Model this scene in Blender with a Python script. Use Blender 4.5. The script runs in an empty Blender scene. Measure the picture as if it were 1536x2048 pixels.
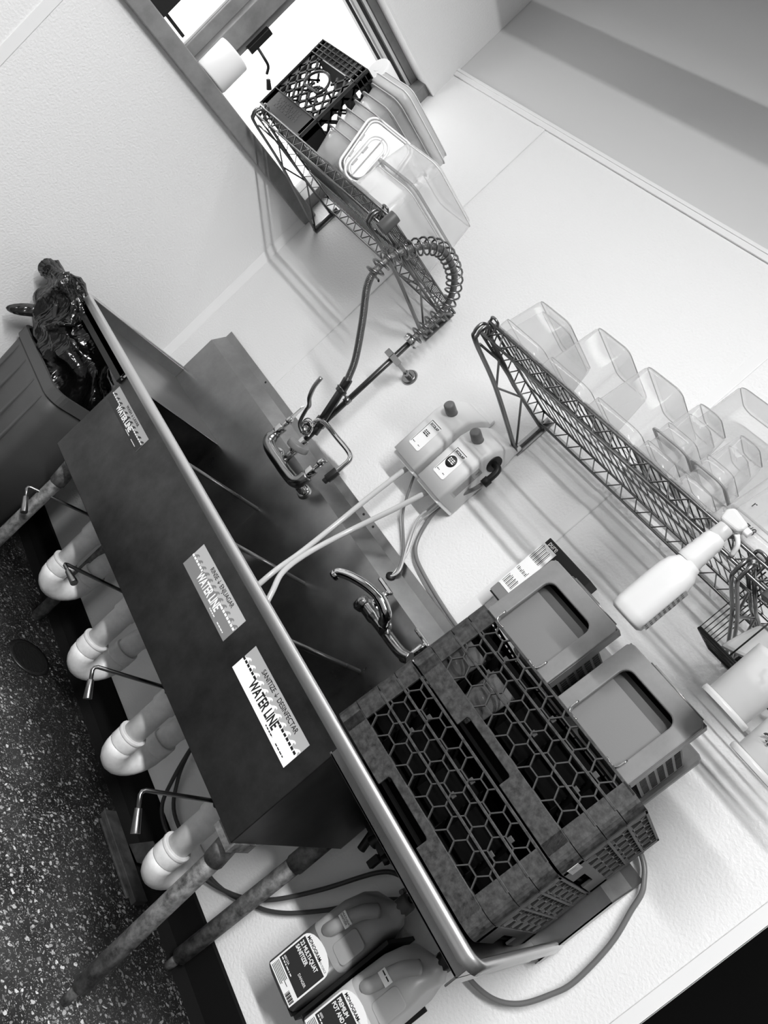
import bpy, bmesh, math, random
from mathutils import Vector, Matrix
random.seed(7)
sc = bpy.context.scene
COL = sc.collection
PI = math.pi
V = Vector

# ------------------------------------------------------------ camera
F_PX = 1581.06
R = ((0.4980237, 0.45338669, 0.73919748), (0.6481167, 0.37172281, -0.66465547), (-0.5761225, 0.8101004, -0.10872072))
cam_d = bpy.data.cameras.new('camera'); cam = bpy.data.objects.new('camera', cam_d); COL.objects.link(cam)
cam_d.sensor_fit = 'VERTICAL'; cam_d.sensor_height = 36; cam_d.lens = F_PX / 2048 * 36
cam_d.clip_start = 0.02
cam.matrix_world = Matrix(((R[0][0], -R[1][0], -R[2][0], 2.7608), (R[0][1], -R[1][1], -R[2][1], -2.0015), (R[0][2], -R[1][2], -R[2][2], 1.5116), (0, 0, 0, 1)))
# rows above hold: x axis = R[0], y axis = -R[1], z axis = -R[2]
sc.camera = cam

# ------------------------------------------------------------ world, lights, exposure
sc.view_settings.view_transform = 'Standard'; sc.view_settings.look = 'None'
sc.view_settings.gamma = 1; sc.view_settings.use_curve_mapping = False
sc.view_settings.exposure = 0.0
w = bpy.data.worlds.new('world'); sc.world = w; w.use_nodes = True
w.node_tree.nodes['Background'].inputs[0].default_value = (1, 1, 1, 1)
w.node_tree.nodes['Background'].inputs[1].default_value = 4.5
P_A, P_B = 290.0, 11.0
LAMPS = [((3.1, -3.1, 3.44), 2.0, P_A), ((1.15, -1.25, 3.07), 2.0, P_B)]
def area_light(name, loc, sx, sy, power, rot=(0, 0, 0), portal=False):
    l = bpy.data.lights.new(name, 'AREA'); l.shape = 'RECTANGLE'; l.size = sx; l.size_y = sy; l.energy = power
    o = bpy.data.objects.new(name, l); o.location = loc; o.rotation_euler = rot; COL.objects.link(o)
    if portal: l.cycles.is_portal = True
    return o
for i, (p, ln, pw) in enumerate(LAMPS):
    area_light('ceiling_lamp_light', (p[0], p[1], p[2] - 0.045), ln - .06, .13, pw)
area_light('window_portal', (-.16, -.66, 2.07), .62, 1.3, 1, (0, -PI / 2, 0), True)

# ------------------------------------------------------------ materials
def lin(s): return s / 12.92 if s <= .04045 else ((s + .055) / 1.055) ** 2.4
MATS = {}
def mat(name, g, rough=.5, metal=0, bump=0, bscale=200, var=0, vscale=8, coat=0, kind='noise', spec=.5, stretch=None, trans=0, ior=1.45, bdist=.002):
    if name in MATS: return MATS[name]
    m = bpy.data.materials.new(name); m.use_nodes = True; nt = m.node_tree; N = nt.nodes; L = nt.links
    b = N['Principled BSDF']; c = lin(g)
    b.inputs['Base Color'].default_value = (c, c, c, 1); b.inputs['Roughness'].default_value = rough; b.inputs['Metallic'].default_value = metal
    b.inputs['Specular IOR Level'].default_value = spec; b.inputs['Coat Weight'].default_value = coat
    if trans: b.inputs['Transmission Weight'].default_value = trans; b.inputs['IOR'].default_value = ior
    tc = N.new('ShaderNodeTexCoord')
    src = tc.outputs['Object']
    if stretch:
        mp = N.new('ShaderNodeMapping'); mp.inputs['Scale'].default_value = stretch; L.new(src, mp.inputs[0]); src = mp.outputs[0]
    if var:
        n = N.new('ShaderNodeTexNoise'); n.inputs['Scale'].default_value = vscale; n.inputs['Detail'].default_value = 6; n.inputs['Roughness'].default_value = .65
        L.new(src, n.inputs['Vector'])
        r = N.new('ShaderNodeMapRange'); r.inputs['From Min'].default_value = .3; r.inputs['From Max'].default_value = .7
        r.inputs['To Min'].default_value = max(c * (1 - var), 0); r.inputs['To Max'].default_value = min(c * (1 + var), 1)
        L.new(n.outputs['Fac'], r.inputs['Value']); L.new(r.outputs[0], b.inputs['Base Color'])
        r2 = N.new('ShaderNodeMapRange'); r2.inputs['To Min'].default_value = max(rough - .1, .03); r2.inputs['To Max'].default_value = min(rough + .12, 1)
        L.new(n.outputs['Fac'], r2.inputs['Value']); L.new(r2.outputs[0], b.inputs['Roughness'])
    if bump:
        if kind == 'noise': n = N.new('ShaderNodeTexNoise'); n.inputs['Detail'].default_value = 2
        else: n = N.new('ShaderNodeTexVoronoi')
        n.inputs['Scale'].default_value = bscale; L.new(src, n.inputs['Vector'])
        bp = N.new('ShaderNodeBump'); bp.inputs['Strength'].default_value = bump; bp.inputs['Distance'].default_value = bdist
        L.new(n.outputs[0], bp.inputs['Height']); L.new(bp.outputs[0], b.inputs['Normal'])
    MATS[name] = m; return m
def plastic_clear(name, g, alpha, rough=.12, edge=.75):
    """thin clear plastic: mostly see-through face on, more opaque at grazing angles and rims"""
    m = bpy.data.materials.new(name); m.use_nodes = True; nt = m.node_tree; N = nt.nodes; L = nt.links
    out = N['Material Output']; p = N['Principled BSDF']; c = lin(g)
    p.inputs['Base Color'].default_value = (c, c, c, 1); p.inputs['Roughness'].default_value = rough
    t = N.new('ShaderNodeBsdfTransparent'); mx = N.new('ShaderNodeMixShader'); lw = N.new('ShaderNodeLayerWeight'); lw.inputs[0].default_value = .35
    r = N.new('ShaderNodeMapRange'); r.inputs['To Min'].default_value = alpha; r.inputs['To Max'].default_value = edge
    L.new(lw.outputs['Facing'], r.inputs['Value']); L.new(r.outputs[0], mx.inputs[0]); L.new(t.outputs[0], mx.inputs[1]); L.new(p.outputs[0], mx.inputs[2]); L.new(mx.outputs[0], out.inputs[0])
    MATS[name] = m; return m
def terrazzo():
    m = bpy.data.materials.new('terrazzo'); m.use_nodes = True; nt = m.node_tree; N = nt.nodes; L = nt.links; b = N['Principled BSDF']
    tc = N.new('ShaderNodeTexCoord')
    base = N.new('ShaderNodeTexNoise'); base.inputs['Scale'].default_value = 5; base.inputs['Detail'].default_value = 8; L.new(tc.outputs['Object'], base.inputs[0])
    br = N.new('ShaderNodeMapRange'); br.inputs['From Min'].default_value = .3; br.inputs['From Max'].default_value = .7; br.inputs['To Min'].default_value = .012; br.inputs['To Max'].default_value = .06
    L.new(base.outputs[0], br.inputs[0])
    last = br.outputs[0]
    nz = N.new('ShaderNodeTexNoise'); nz.inputs['Scale'].default_value = 60; L.new(tc.outputs['Object'], nz.inputs[0])
    for sc_, th, hi, seedv in ((75, .36, .75, 0), (170, .33, .55, 3), (330, .33, .45, 7)):
        mp = N.new('ShaderNodeMapping'); mp.inputs['Location'].default_value = (seedv, seedv * 2, 0); L.new(tc.outputs['Object'], mp.inputs[0])
        ad = N.new('ShaderNodeVectorMath'); ad.operation = 'MULTIPLY_ADD'; ad.inputs[1].default_value = (.02, .02, 0); L.new(nz.outputs['Color'], ad.inputs[0]); L.new(mp.outputs[0], ad.inputs[2])
        vo = N.new('ShaderNodeTexVoronoi'); vo.inputs['Scale'].default_value = sc_; L.new(ad.outputs[0], vo.inputs['Vector'])
        lt = N.new('ShaderNodeMath'); lt.operation = 'LESS_THAN'; lt.inputs[1].default_value = th; L.new(vo.outputs['Distance'], lt.inputs[0])
        sep = N.new('ShaderNodeSeparateColor'); L.new(vo.outputs['Color'], sep.inputs[0])
        gt = N.new('ShaderNodeMath'); gt.operation = 'GREATER_THAN'; gt.inputs[1].default_value = .5; L.new(sep.outputs[0], gt.inputs[0])
        mu = N.new('ShaderNodeMath'); mu.operation = 'MULTIPLY'; L.new(lt.outputs[0], mu.inputs[0]); L.new(gt.outputs[0], mu.inputs[1])
        cr = N.new('ShaderNodeMapRange'); cr.inputs['To Min'].default_value = .02; cr.inputs['To Max'].default_value = hi; L.new(sep.outputs[1], cr.inputs[0])
        mx = N.new('ShaderNodeMix'); mx.data_type = 'FLOAT'; L.new(mu.outputs[0], mx.inputs[0]); L.new(last, mx.inputs[2]); L.new(cr.outputs[0], mx.inputs[3]); last = mx.outputs[0]
    # floor colour is darkened towards the wall, along a noisy edge
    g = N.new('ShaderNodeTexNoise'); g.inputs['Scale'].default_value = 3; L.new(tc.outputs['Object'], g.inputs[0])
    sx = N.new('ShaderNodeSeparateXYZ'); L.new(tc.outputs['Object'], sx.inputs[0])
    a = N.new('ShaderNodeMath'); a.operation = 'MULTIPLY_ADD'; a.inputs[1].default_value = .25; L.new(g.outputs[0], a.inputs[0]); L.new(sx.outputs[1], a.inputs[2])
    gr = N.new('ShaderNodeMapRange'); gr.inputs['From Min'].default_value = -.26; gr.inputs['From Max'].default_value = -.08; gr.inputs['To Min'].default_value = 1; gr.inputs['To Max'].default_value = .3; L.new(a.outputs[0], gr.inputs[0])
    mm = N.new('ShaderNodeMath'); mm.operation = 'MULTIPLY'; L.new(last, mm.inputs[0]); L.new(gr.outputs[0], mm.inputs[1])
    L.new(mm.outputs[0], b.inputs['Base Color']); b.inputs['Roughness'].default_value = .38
    return m
M_WALL = mat('wall_panel', .93, .45, bump=.8, bscale=130)
M_PAINT = mat('wall_paint', .82, .6, bump=.05, bscale=80)
M_ROOM = mat('far_room_wall', .42, .7)
M_CEIL = mat('ceiling_paint', .66, .8)
M_STRIP = mat('joint_strip', .93, .4)
M_TERR = terrazzo()
M_BASE = mat('cove_base', .05, .8, spec=.15)
M_BLACKROOM = mat('dark_doorway', .03, .9)  # darkness beyond the doorway, put into the colour of near-black surfaces
M_STEEL = mat('stainless', .60, .30, 1, var=.22, vscale=5)
M_STEELD = mat('stainless_dark', .33, .34, 1, var=.35, vscale=7)  # darker stainless; the sink front's dark floor reflection is put into the colour
M_CHROME = mat('chrome', .8, .10, 1)
M_SATIN = mat('satin_chrome', .60, .24, 1)
M_WIRE = mat('wire_chrome', .50, .28, 1)
M_PVC = mat('pvc', .86, .4, var=.12, vscale=30)
M_RUST = mat('galvanised_pipe', .42, .6, .4, var=.8, vscale=40, bump=.2, bscale=120)
M_RACK = mat('rack_plastic', .18, .5, var=1.1, vscale=70, bump=.15, bscale=150)
M_RACKD = mat('rack_lattice', .22, .45)
M_INNER = mat('rack_inner', .02, .9, spec=.1)  # near-black; the darkness inside racks and bins is put into the colour
M_BIN = mat('grey_bin', .47, .38, var=.15, vscale=14)
M_BINP = mat('grey_bin_panel', .44, .5, bump=.04, bscale=300)
M_BAG = mat('bag_plastic', .035, .2, bump=1, bscale=26, spec=.8, stretch=(1.6, 1, .55), bdist=.014)
M_CAN = mat('can_plastic', .30, .5, var=.12, vscale=6)
M_CRATE = mat('crate_plastic', .10, .35)
M_WHITE = mat('white_plastic', .92, .35)
M_WHITEB = mat('white_bottle', .80, .3)
M_PAPER = mat('paper_roll', .95, .9)
M_DISP = mat('dispenser_plastic', .90, .32)
M_KNOB = mat('knob_plastic', .45, .4)
M_BLACK = mat('black_rubber', .07, .5)
M_HOSEG = mat('grey_hose', .45, .3)
M_HOSED = mat('dark_hose', .24, .4)
M_TUBE = mat('clear_tube', .76, .2)
M_LAB = mat('label_white', .95, .5)
M_LABD = mat('label_dark', .16, .5)
M_LABM = mat('label_mid', .66, .5)
M_LABG = mat('label_grey', .50, .5)
M_LABL = mat('label_light_blue', .72, .5)
M_INK = mat('ink', .05, .6)
M_JUG = mat('jug_plastic', .62, .35, var=.1, vscale=5)
M_JUG2 = mat('jug_plastic_pale', .70, .35, var=.08, vscale=5)
M_JUGLIQ = mat('jug_liquid', .30, .35)
M_FRAME = mat('window_frame', .52, .45, 0, var=.25, vscale=10)
M_FRAMEL = mat('window_strip', .82, .5)
M_DARK = mat('dark_metal', .20, .4, .6)
M_LAMP = mat('lamp_housing', .9, .5)
M_PC = plastic_clear('polycarbonate', .78, .16, .1, .7)
M_PCE = plastic_clear('polycarbonate_rim', .62, .45, .15, .85)
M_PEC = plastic_clear('frosted_plastic', .88, .27, .25, .85)
M_PE = plastic_clear('milky_plastic', .84, .62, .3, .92)
M_GLASS = plastic_clear('tumbler_glass', .6, .03, .05, .55)
M_PANE = plastic_clear('window_glass', .98, .02, .05, .1)
M_WOOD = mat('painted_board', .20, .6, var=.6, vscale=25)
M_GREYD = mat('dark_grey_plate', .30, .5)

# ------------------------------------------------------------ mesh helpers
class MB:
    def __init__(s): s.v = []; s.f = []; s.sm = []
    def add(s, vs, fs, smooth=False):
        o = len(s.v); s.v += [V(p) for p in vs]; s.f += [tuple(i + o for i in f) for f in fs]; s.sm += [smooth] * len(fs); return s
    def box(s, a, b, m=None):
        x0, y0, z0 = a; x1, y1, z1 = b
        vs = [(x0, y0, z0), (x1, y0, z0), (x1, y1, z0), (x0, y1, z0), (x0, y0, z1), (x1, y0, z1), (x1, y1, z1), (x0, y1, z1)]
        if m: vs = [m @ V(p) for p in vs]
        return s.add(vs, [(0, 3, 2, 1), (4, 5, 6, 7), (0, 1, 5, 4), (1, 2, 6, 5), (2, 3, 7, 6), (3, 0, 4, 7)])
    def tube(s, pts, r, n=8, closed=False, caps=True):
        pts = [V(p) for p in pts]; k = len(pts); rr = r if isinstance(r, (list, tuple)) else [r] * k
        up = None; vs = []
        for i, p in enumerate(pts):
            a = pts[(i - 1) % k] if (i > 0 or closed) else p; b = pts[(i + 1) % k] if (i < k - 1 or closed) else p
            t = (b - a).normalized() if (b - a).length > 1e-9 else V((0, 0, 1))
            if up is None:
                up = V((0, 0, 1)) if abs(t.z) < .9 else V((1, 0, 0))
            u = (up - t * up.dot(t)); 
            if u.length < 1e-6: u = t.orthogonal()
            u.normalize(); up = u; w_ = t.cross(u)
            for j in range(n):
                an = 2 * PI * j / n; vs.append(p + (u * math.cos(an) + w_ * math.sin(an)) * rr[i])
        fs = []
        for i in range(k if closed else k - 1):
            i2 = (i + 1) % k
            for j in range(n): fs.append((i * n + j, i * n + (j + 1) % n, i2 * n + (j + 1) % n, i2 * n + j))
        s.add(vs, fs, True)
        if caps and not closed:
            s.f.append(tuple(len(s.v) - len(vs) + j for j in reversed(range(n)))); s.sm.append(False)
            s.f.append(tuple(len(s.v) - n + j for j in range(n))); s.sm.append(False)
        return s
    def cyl(s, a, b, r, r2=None, n=20): return s.tube([a, b], [r, r if r2 is None else r2], n)
    def lathe(s, prof, org, ax=(0, 0, 1), n=28):
        ax = V(ax).normalized(); u = ax.orthogonal().normalized(); w_ = ax.cross(u); org = V(org); vs = []
        for (r, h) in prof:
            for j in range(n):
                an = 2 * PI * j / n; vs.append(org + ax * h + (u * math.cos(an) + w_ * math.sin(an)) * max(r, 1e-5))
        fs = []
        for i in range(len(prof) - 1):
            for j in range(n): fs.append((i * n + j, i * n + (j + 1) % n, (i + 1) * n + (j + 1) % n, (i + 1) * n + j))
        return s.add(vs, fs, True)
    def prism(s, poly, o, u, v, d):
        """flat polygon (list of (a,b)) in frame o+a*u+b*v, extruded by vector d"""
        o, u, v, d = V(o), V(u), V(v), V(d); n = len(poly)
        vs = [o + u * a + v * b for a, b in poly] + [o + u * a + v * b + d for a, b in poly]
        fs = [tuple(range(n)), tuple(reversed(range(n, 2 * n)))] + [(i, n + i, n + (i + 1) % n, (i + 1) % n) for i in range(n)]
        return s.add(vs, fs)
    def bar(s, a, b, w_, h, nrm):
        """rectangular bar from a to b, width w_ across, height h along nrm"""
        a, b, nrm = V(a), V(b), V(nrm).normalized(); t = (b - a).normalized(); c = t.cross(nrm) * (w_ / 2)
        vs = [a - c, a + c, a + c + nrm * h, a - c + nrm * h, b - c, b + c, b + c + nrm * h, b - c + nrm * h]
        return s.add(vs, [(0, 1, 2, 3), (7, 6, 5, 4), (0, 4, 5, 1), (1, 5, 6, 2), (2, 6, 7, 3), (3, 7, 4, 0)])
def mesh(name, mb):
    me = bpy.data.meshes.new(name); me.from_pydata([tuple(p) for p in mb.v], [], mb.f); me.update()
    bm = bmesh.new(); bm.from_mesh(me); bmesh.ops.recalc_face_normals(bm, faces=bm.faces); bm.to_mesh(me); bm.free()
    for p, sm in zip(me.polygons, mb.sm): p.use_smooth = sm
    return me
def props(o, label=None, cat=None, group=None, kind=None):
    if label: o['label'] = label
    if cat: o['category'] = cat
    if group: o['group'] = group
    if kind: o['kind'] = kind
    return o
WM = {}
def thing(name, label, cat, loc=(0, 0, 0), rot=None, group=None):
    o = bpy.data.objects.new(name, None); COL.objects.link(o); o.empty_display_size = .05
    m = Matrix.Translation(loc) @ (rot.to_4x4() if rot else Matrix.Identity(4)); o.matrix_world = m; WM[o.name] = m
    return props(o, label, cat, group)
def part(name, mb, m, parent, world=True, bevel=0, seg=2, label=None, kind=None, solid=0, sub=0):
    """a child mesh; vertices are in world space (world=True) or in the thing's own frame"""
    if world:
        top = parent
        while top.parent: top = top.parent
        inv = WM[top.name].inverted(); mb.v = [inv @ p for p in mb.v]
    me = mesh(name, mb); o = bpy.data.objects.new(name, me); COL.objects.link(o); o.parent = parent
    me.materials.append(m)
    if solid: md = o.modifiers.new('s', 'SOLIDIFY'); md.thickness = solid; md.offset = 0
    if bevel: md = o.modifiers.new('b', 'BEVEL'); md.width = bevel; md.segments = seg; md.limit_method = 'ANGLE'
    if sub: md = o.modifiers.new('u', 'SUBSURF'); md.levels = sub; md.render_levels = sub
    if label: o['label'] = label
    if kind: o['kind'] = kind
    return o
def struct(name, mb, m, bevel=0, label=None):
    me = mesh(name, mb); o = bpy.data.objects.new(name, me); COL.objects.link(o); me.materials.append(m); o['kind'] = 'structure'
    if label: o['label'] = label
    if bevel: md = o.modifiers.new('b', 'BEVEL'); md.width = bevel; md.segments = 2; md.limit_method = 'ANGLE'
    return o
def single(name, mb, m, label, cat, group=None, bevel=0, loc=None):
    loc = V(loc) if loc is not None else sum(mb.v, V()) / len(mb.v)
    mb.v = [p - loc for p in mb.v]; me = mesh(name, mb); o = bpy.data.objects.new(name, me); COL.objects.link(o); me.materials.append(m)
    o.location = loc; WM[o.name] = Matrix.Translation(loc)
    if bevel: md = o.modifiers.new('b', 'BEVEL'); md.width = bevel; md.segments = 2; md.limit_method = 'ANGLE'
    return props(o, label, cat, group)
def text(name, s, size, org, xd, yd, m, parent, ext=.0003, squash=1, align='LEFT', bold=0, fit=0):
    """flat lettering as a mesh; org, xd, yd in world space"""
    cu = bpy.data.curves.new(name, 'FONT'); cu.body = s; cu.size = size; cu.extrude = ext; cu.align_x = align; cu.offset = bold
    t = bpy.data.objects.new(name + '_tmp', cu); COL.objects.link(t)
    dg = bpy.context.evaluated_depsgraph_get(); me = bpy.data.meshes.new_from_object(t.evaluated_get(dg)); bpy.data.objects.remove(t); bpy.data.curves.remove(cu)
    if fit: squash = fit / max(max(v.co.x for v in me.vertices) - min(v.co.x for v in me.vertices), 1e-4)
    xd = V(xd).normalized(); yd = V(yd); yd = (yd - xd * yd.dot(xd)).normalized(); zd = xd.cross(yd)
    mm = Matrix(((xd.x * squash, yd.x, zd.x, org[0]), (xd.y * squash, yd.y, zd.y, org[1]), (xd.z * squash, yd.z, zd.z, org[2]), (0, 0, 0, 1)))
    top = parent
    while top.parent: top = top.parent
    me.transform(WM[top.name].inverted() @ mm)
    me.materials.clear(); me.materials.append(m); o = bpy.data.objects.new(name, me); COL.objects.link(o); o.parent = parent
    return o
def print_lines(name, x, y, z, w_, h, rows, m, parent, seed=1):
    """illegible small print: rows of short dashes on a front-facing label"""
    rn = random.Random(seed); mb = MB()
    for k in range(rows):
        xx = x; zz_ = z - k * h * 1.7
        while xx < x + w_:
            l_ = h * (1 + 3 * rn.random()); mb.box((xx, y - .0004, zz_), (min(xx + l_, x + w_), y, zz_ + h)); xx += l_ + h * .8
    return part(name, mb, m, parent)
def copy_tree(o, parent=None, m=None):
    c = o.copy(); COL.objects.link(c)
    if parent: c.parent = parent
    elif m is not None: c.matrix_world = m; WM[c.name] = m
    for ch in o.children: copy_tree(ch, c)
    return c
def smooth_path(pts, n=8):
    """Catmull-Rom through points"""
    p = [V(q) for q in pts]; out = []
    for i in range(len(p) - 1):
        a = p[i - 1] if i > 0 else p[i] * 2 - p[i + 1]; b, c = p[i], p[i + 1]; d = p[i + 2] if i + 2 < len(p) else c * 2 - b
        for k in range(n):
            t = k / n; out.append(.5 * ((2 * b) + (c - a) * t + (2 * a - 5 * b + 4 * c - d) * t * t + (3 * b - a - 3 * c + d) * t ** 3))
    out.append(p[-1]); return out
def rrect(w_, h, r, n=5, cx=0, cy=0):
    out = []
    for (sx, sy, a0) in ((1, 1, 0), (-1, 1, 90), (-1, -1, 180), (1, -1, 270)):
        for k in range(n + 1):
            a = math.radians(a0 + 90 * k / n); out.append((cx + sx * (w_ / 2 - r) + r * math.cos(a), cy + sy * (h / 2 - r) + r * math.sin(a)))
    return out
def loft(mb, secs, capb=True, capt=True, smooth=True):
    """secs: list of rings (equal length lists of 3D points)"""
    n = len(secs[0]); vs = [p for s_ in secs for p in s_]; fs = []
    for i in range(len(secs) - 1):
        for j in range(n): fs.append((i * n + j, i * n + (j + 1) % n, (i + 1) * n + (j + 1) % n, (i + 1) * n + j))
    mb.add(vs, fs, smooth)
    o = len(mb.v) - len(vs)
    if capb: mb.f.append(tuple(o + j for j in reversed(range(n)))); mb.sm.append(False)
    if capt: mb.f.append(tuple(o + len(vs) - n + j for j in range(n))); mb.sm.append(False)
    return mb

# ------------------------------------------------------------ room
HT, XE, XJ1, XJ2 = 2.5383, 2.7665, .5796, 1.7986
CEIL = 3.9
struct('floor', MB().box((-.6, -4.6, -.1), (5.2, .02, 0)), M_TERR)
struct('wall_back', MB().box((-.45, 0, 0), (XE, .12, HT)), M_WALL, label='white pebbled panels on the wall behind the sink')
struct('wall_back_upper', MB().box((-.45, .001, HT), (5.2, .12, CEIL)), M_PAINT)
Y0 = -1.36; ZW0, ZW1 = 1.728, 2.405
lw = MB(); lw.box((-.16, -4.6, 0), (0, Y0, CEIL)); lw.box((-.16, Y0, 0), (0, 0, ZW0)); lw.box((-.16, Y0, ZW1), (0, 0, CEIL))
struct('wall_left', lw, M_WALL)
struct('wall_front', MB().box((-.6, -4.7, 0), (5.2, -4.6, CEIL)), M_ROOM)
rw = MB(); rw.box((5.2, -4.6, 0), (5.3, .02, CEIL)); struct('wall_right', rw, M_ROOM)
dk = MB(); dk.box((XE + .01, 2.4, 0), (5.2, 2.5, HT)); dk.box((XE - .03, .121, 0), (XE - .005, 2.5, HT)); dk.box((5.2, .02, 0), (5.3, 2.5, HT)); dk.box((XE - .03, .021, -.1), (5.3, 2.5, -.001)); dk.box((XE - .03, .121, HT), (5.3, 2.5, HT + .1))
struct('wall_doorway', dk, M_BLACKROOM, label='unlit doorway opening past the end of the white wall')
struct('ceiling', MB().box((-.6, -4.7, CEIL), (5.3, .12, CEIL + .1)), M_CEIL)
bb = MB(); bb.prism([(0, 0), (-.03, 0), (-.012, .03), (-.012, .135), (0, .137)], (0, 0, 0), (0, 1, 0), (0, 0, 1), (XE, 0, 0)); struct('baseboard_back', bb, M_BASE)
bl = MB(); bl.prism([(0, 0), (.03, 0), (.012, .03), (.012, .135), (0, .137)], (0, -4.6, 0), (1, 0, 0), (0, 0, 1), (0, 4.6, 0)); struct('baseboard_left', bl, M_BASE)
struct('trim_1', MB().box((.0, -.007, HT - .022), (XE, 0, HT + .006)).box((0, -.010, HT - .004), (XE, -.003, HT + .008)), M_STRIP, .002)
for i, xj in enumerate((XJ1, XJ2)):
    struct('trim_%d' % (i + 2), MB().box((xj - .034, -.0035, .137), (xj, 0, HT - .022)).box((xj - .003, -.0028, .137), (xj + .002, -.0005, HT - .022)), M_STRIP, .001)
struct('trim_4', MB().box((XE - .03, -.006, .137), (XE + .004, 0, HT)).box((XE, -.006, 0), (XE + .004, .12, HT)), M_STRIP, .0015)
struct('trim_5', MB().prism([(0, 0), (.026, 0), (.022, -.006), (.006, -.022), (0, -.026)], (0, 0, .137), (1, 0, 0), (0, 1, 0), (0, 0, ZW0 - .14)), M_STRIP, .001)
struct('trim_6', MB().box((0, -1.15, .137), (.0035, -1.115, ZW0 - .06)), M_STRIP, .001)
struct('trim_7', MB().box((-.004, -1.36, ZW1 - .002), (.006, -.0005, ZW1 + .008)), M_STRIP, .002)

# window (in the left wall, hard against the back wall)
wn = bpy.data.objects.new('window_1', None); COL.objects.link(wn); wn.location = (0, -.68, ZW0); wn['kind'] = 'structure'; WM[wn.name] = Matrix.Translation((0, -.68, ZW0))
part('window_sill', MB().box((-.15, Y0, ZW0 - .002), (-.001, -.001, ZW0 + .012)).box((-.005, Y0 - .03, ZW0 - .03), (.03, -.002, ZW0 + .03)), M_FRAME, wn, bevel=.004)
fr = MB()
XF0, XF1 = -.14, -.08
def yb(y0, y1, z0, z1, x0=XF0, x1=XF1): fr.box((x0, y0, z0), (x1, y1, z1))
yb(Y0, -.001, ZW0 + .012, ZW0 + .032); yb(Y0, -.001, ZW1 - .03, ZW1); yb(-.05, -.001, ZW0 + .03, ZW1 - .03); yb(Y0, Y0 + .05, ZW0 + .03, ZW1 - .03)
yb(-.70, -.63, ZW0 + .03, ZW1 - .03, -.14, -.06); yb(-.745, -.70, ZW0 + .03, ZW1 - .03, -.14, -.09)
yb(-.63, -.588, ZW0 + .03, ZW1 - .03, -.14, -.10)
yb(-.05, -.001, ZW0, ZW1, -.08, -.02)
part('window_frame', fr, M_FRAME, wn, bevel=.003)
st = MB()
for z in (ZW1 - .045, ZW1 - .075): st.box((-.128, -.588, z), (-.085, -.05, z + .012))
for z in (ZW0 + .036,): st.box((-.128, -.588, z), (-.09, -.05, z + .006))
st.box((-.125, -1.31, ZW0 + .034), (-.1, -.745, ZW0 + .042)); st.box((-.125, -.752, ZW0 + .034), (-.1, -.745, ZW1 - .05))
part('glazing_bead', st, M_FRAMEL, wn, bevel=.001)
st = MB()
for z in (ZW1 - .06, ZW1 - .095): st.box((-.13, -.588, z), (-.095, -.05, z + .012))
st.box((-.13, -1.31, ZW0 + .05), (-.11, -.76, ZW0 + .062))
part('sash_track', st, M_DARK, wn, bevel=.001)
part('window_pane', MB().box((-.122, -.59, ZW0 + .03), (-.119, -.05, ZW1 - .03)).box((-.122, -1.31, ZW0 + .03), (-.119, -.745, ZW1 - .03)), M_PANE, wn)
lt = MB(); lt.box((-.10, -.60, 1.93), (-.075, -.575, 2.03)); lt.tube(smooth_path([(-.08, -.575, 1.96), (-.06, -.55, 1.955), (-.055, -.52, 1.95), (-.06, -.50, 1.93)], 5), .006, 8); lt.cyl((-.06, -.485, 1.925), (-.058, -.455, 1.905), .008, .011, 10)
part('window_latch', lt, M_DARK, wn, bevel=.003)
part('window_shade', MB().box((-.06, -1.34, 1.762), (-.045, -.87, 2.35)), M_DARK, wn)

# ceiling lamps (above the frame)
for i, (p, ln, pw) in enumerate(LAMPS):
    t = thing('ceiling_lamp', 'white tube lamp hanging over the ' + ('sink front edge' if i else 'standing area in front of the sink'), 'lamp', p)
    part('lamp_housing', MB().box((p[0] - ln / 2, p[1] - .085, p[2] - .03), (p[0] + ln / 2, p[1] + .085, p[2] + .03)), M_LAMP, t, bevel=.008)
    part('lamp_diffuser', MB().box((p[0] - ln / 2 + .02, p[1] - .07, p[2] - .040), (p[0] + ln / 2 - .02, p[1] + .07, p[2] - .03)), M_LAMP, t)
    for sx in (-1, 1): part('hanging_rod', MB().cyl((p[0] + sx * ln * .4, p[1], p[2] + .03), (p[0] + sx * ln * .4, p[1], CEIL), .005, n=8), M_DARK, t)

# ------------------------------------------------------------ four-compartment sink
XA, WB, DF, ZB, ZR, ZU, YR, XL, XR = .6559, .357, .52, .6156, .9695, .9206, .5515, .2021, 2.5675
XB = XA + 4 * WB; BK = -.05
sink = thing('compartment_sink', 'long stainless four-compartment sink with drainboards and tall splashback', 'sink', (1.38, -.3, 0))
sh = MB(); T = .004
sh.box((XA, -DF, ZB), (XB, -DF + T, ZR - .012)); sh.box((XA, -.538, ZR - .015), (XB, -DF + T, ZR - .011)); sh.box((XA, -DF, ZB), (XA + T, BK, ZU)); sh.box((XB - T, -DF, ZB), (XB, BK, ZU)); sh.box((XA, -DF, ZB), (XB, BK, ZB + T))
part('basin_shell', sh, M_STEELD, sink, bevel=.006, seg=3)
inn = MB()
for i in range(4):
    x0 = XA + i * WB; inn.box((x0 + .004, -DF + .0045, ZB + .02), (x0 + WB - .004, BK - .0125, ZB + .024))
part('basin_floor', inn, M_STEELD, sink)
for i in range(1, 4):
    x = XA + i * WB
    dv = MB().box((x - .006, -DF + .003, ZB + .02), (x + .006, BK, ZU - .006)); dv.tube([(x, -DF + .006, ZU - .006), (x, BK, ZU - .006)], .0075, 8)
    part('basin_divider', dv, M_STEEL, sink)
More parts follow.
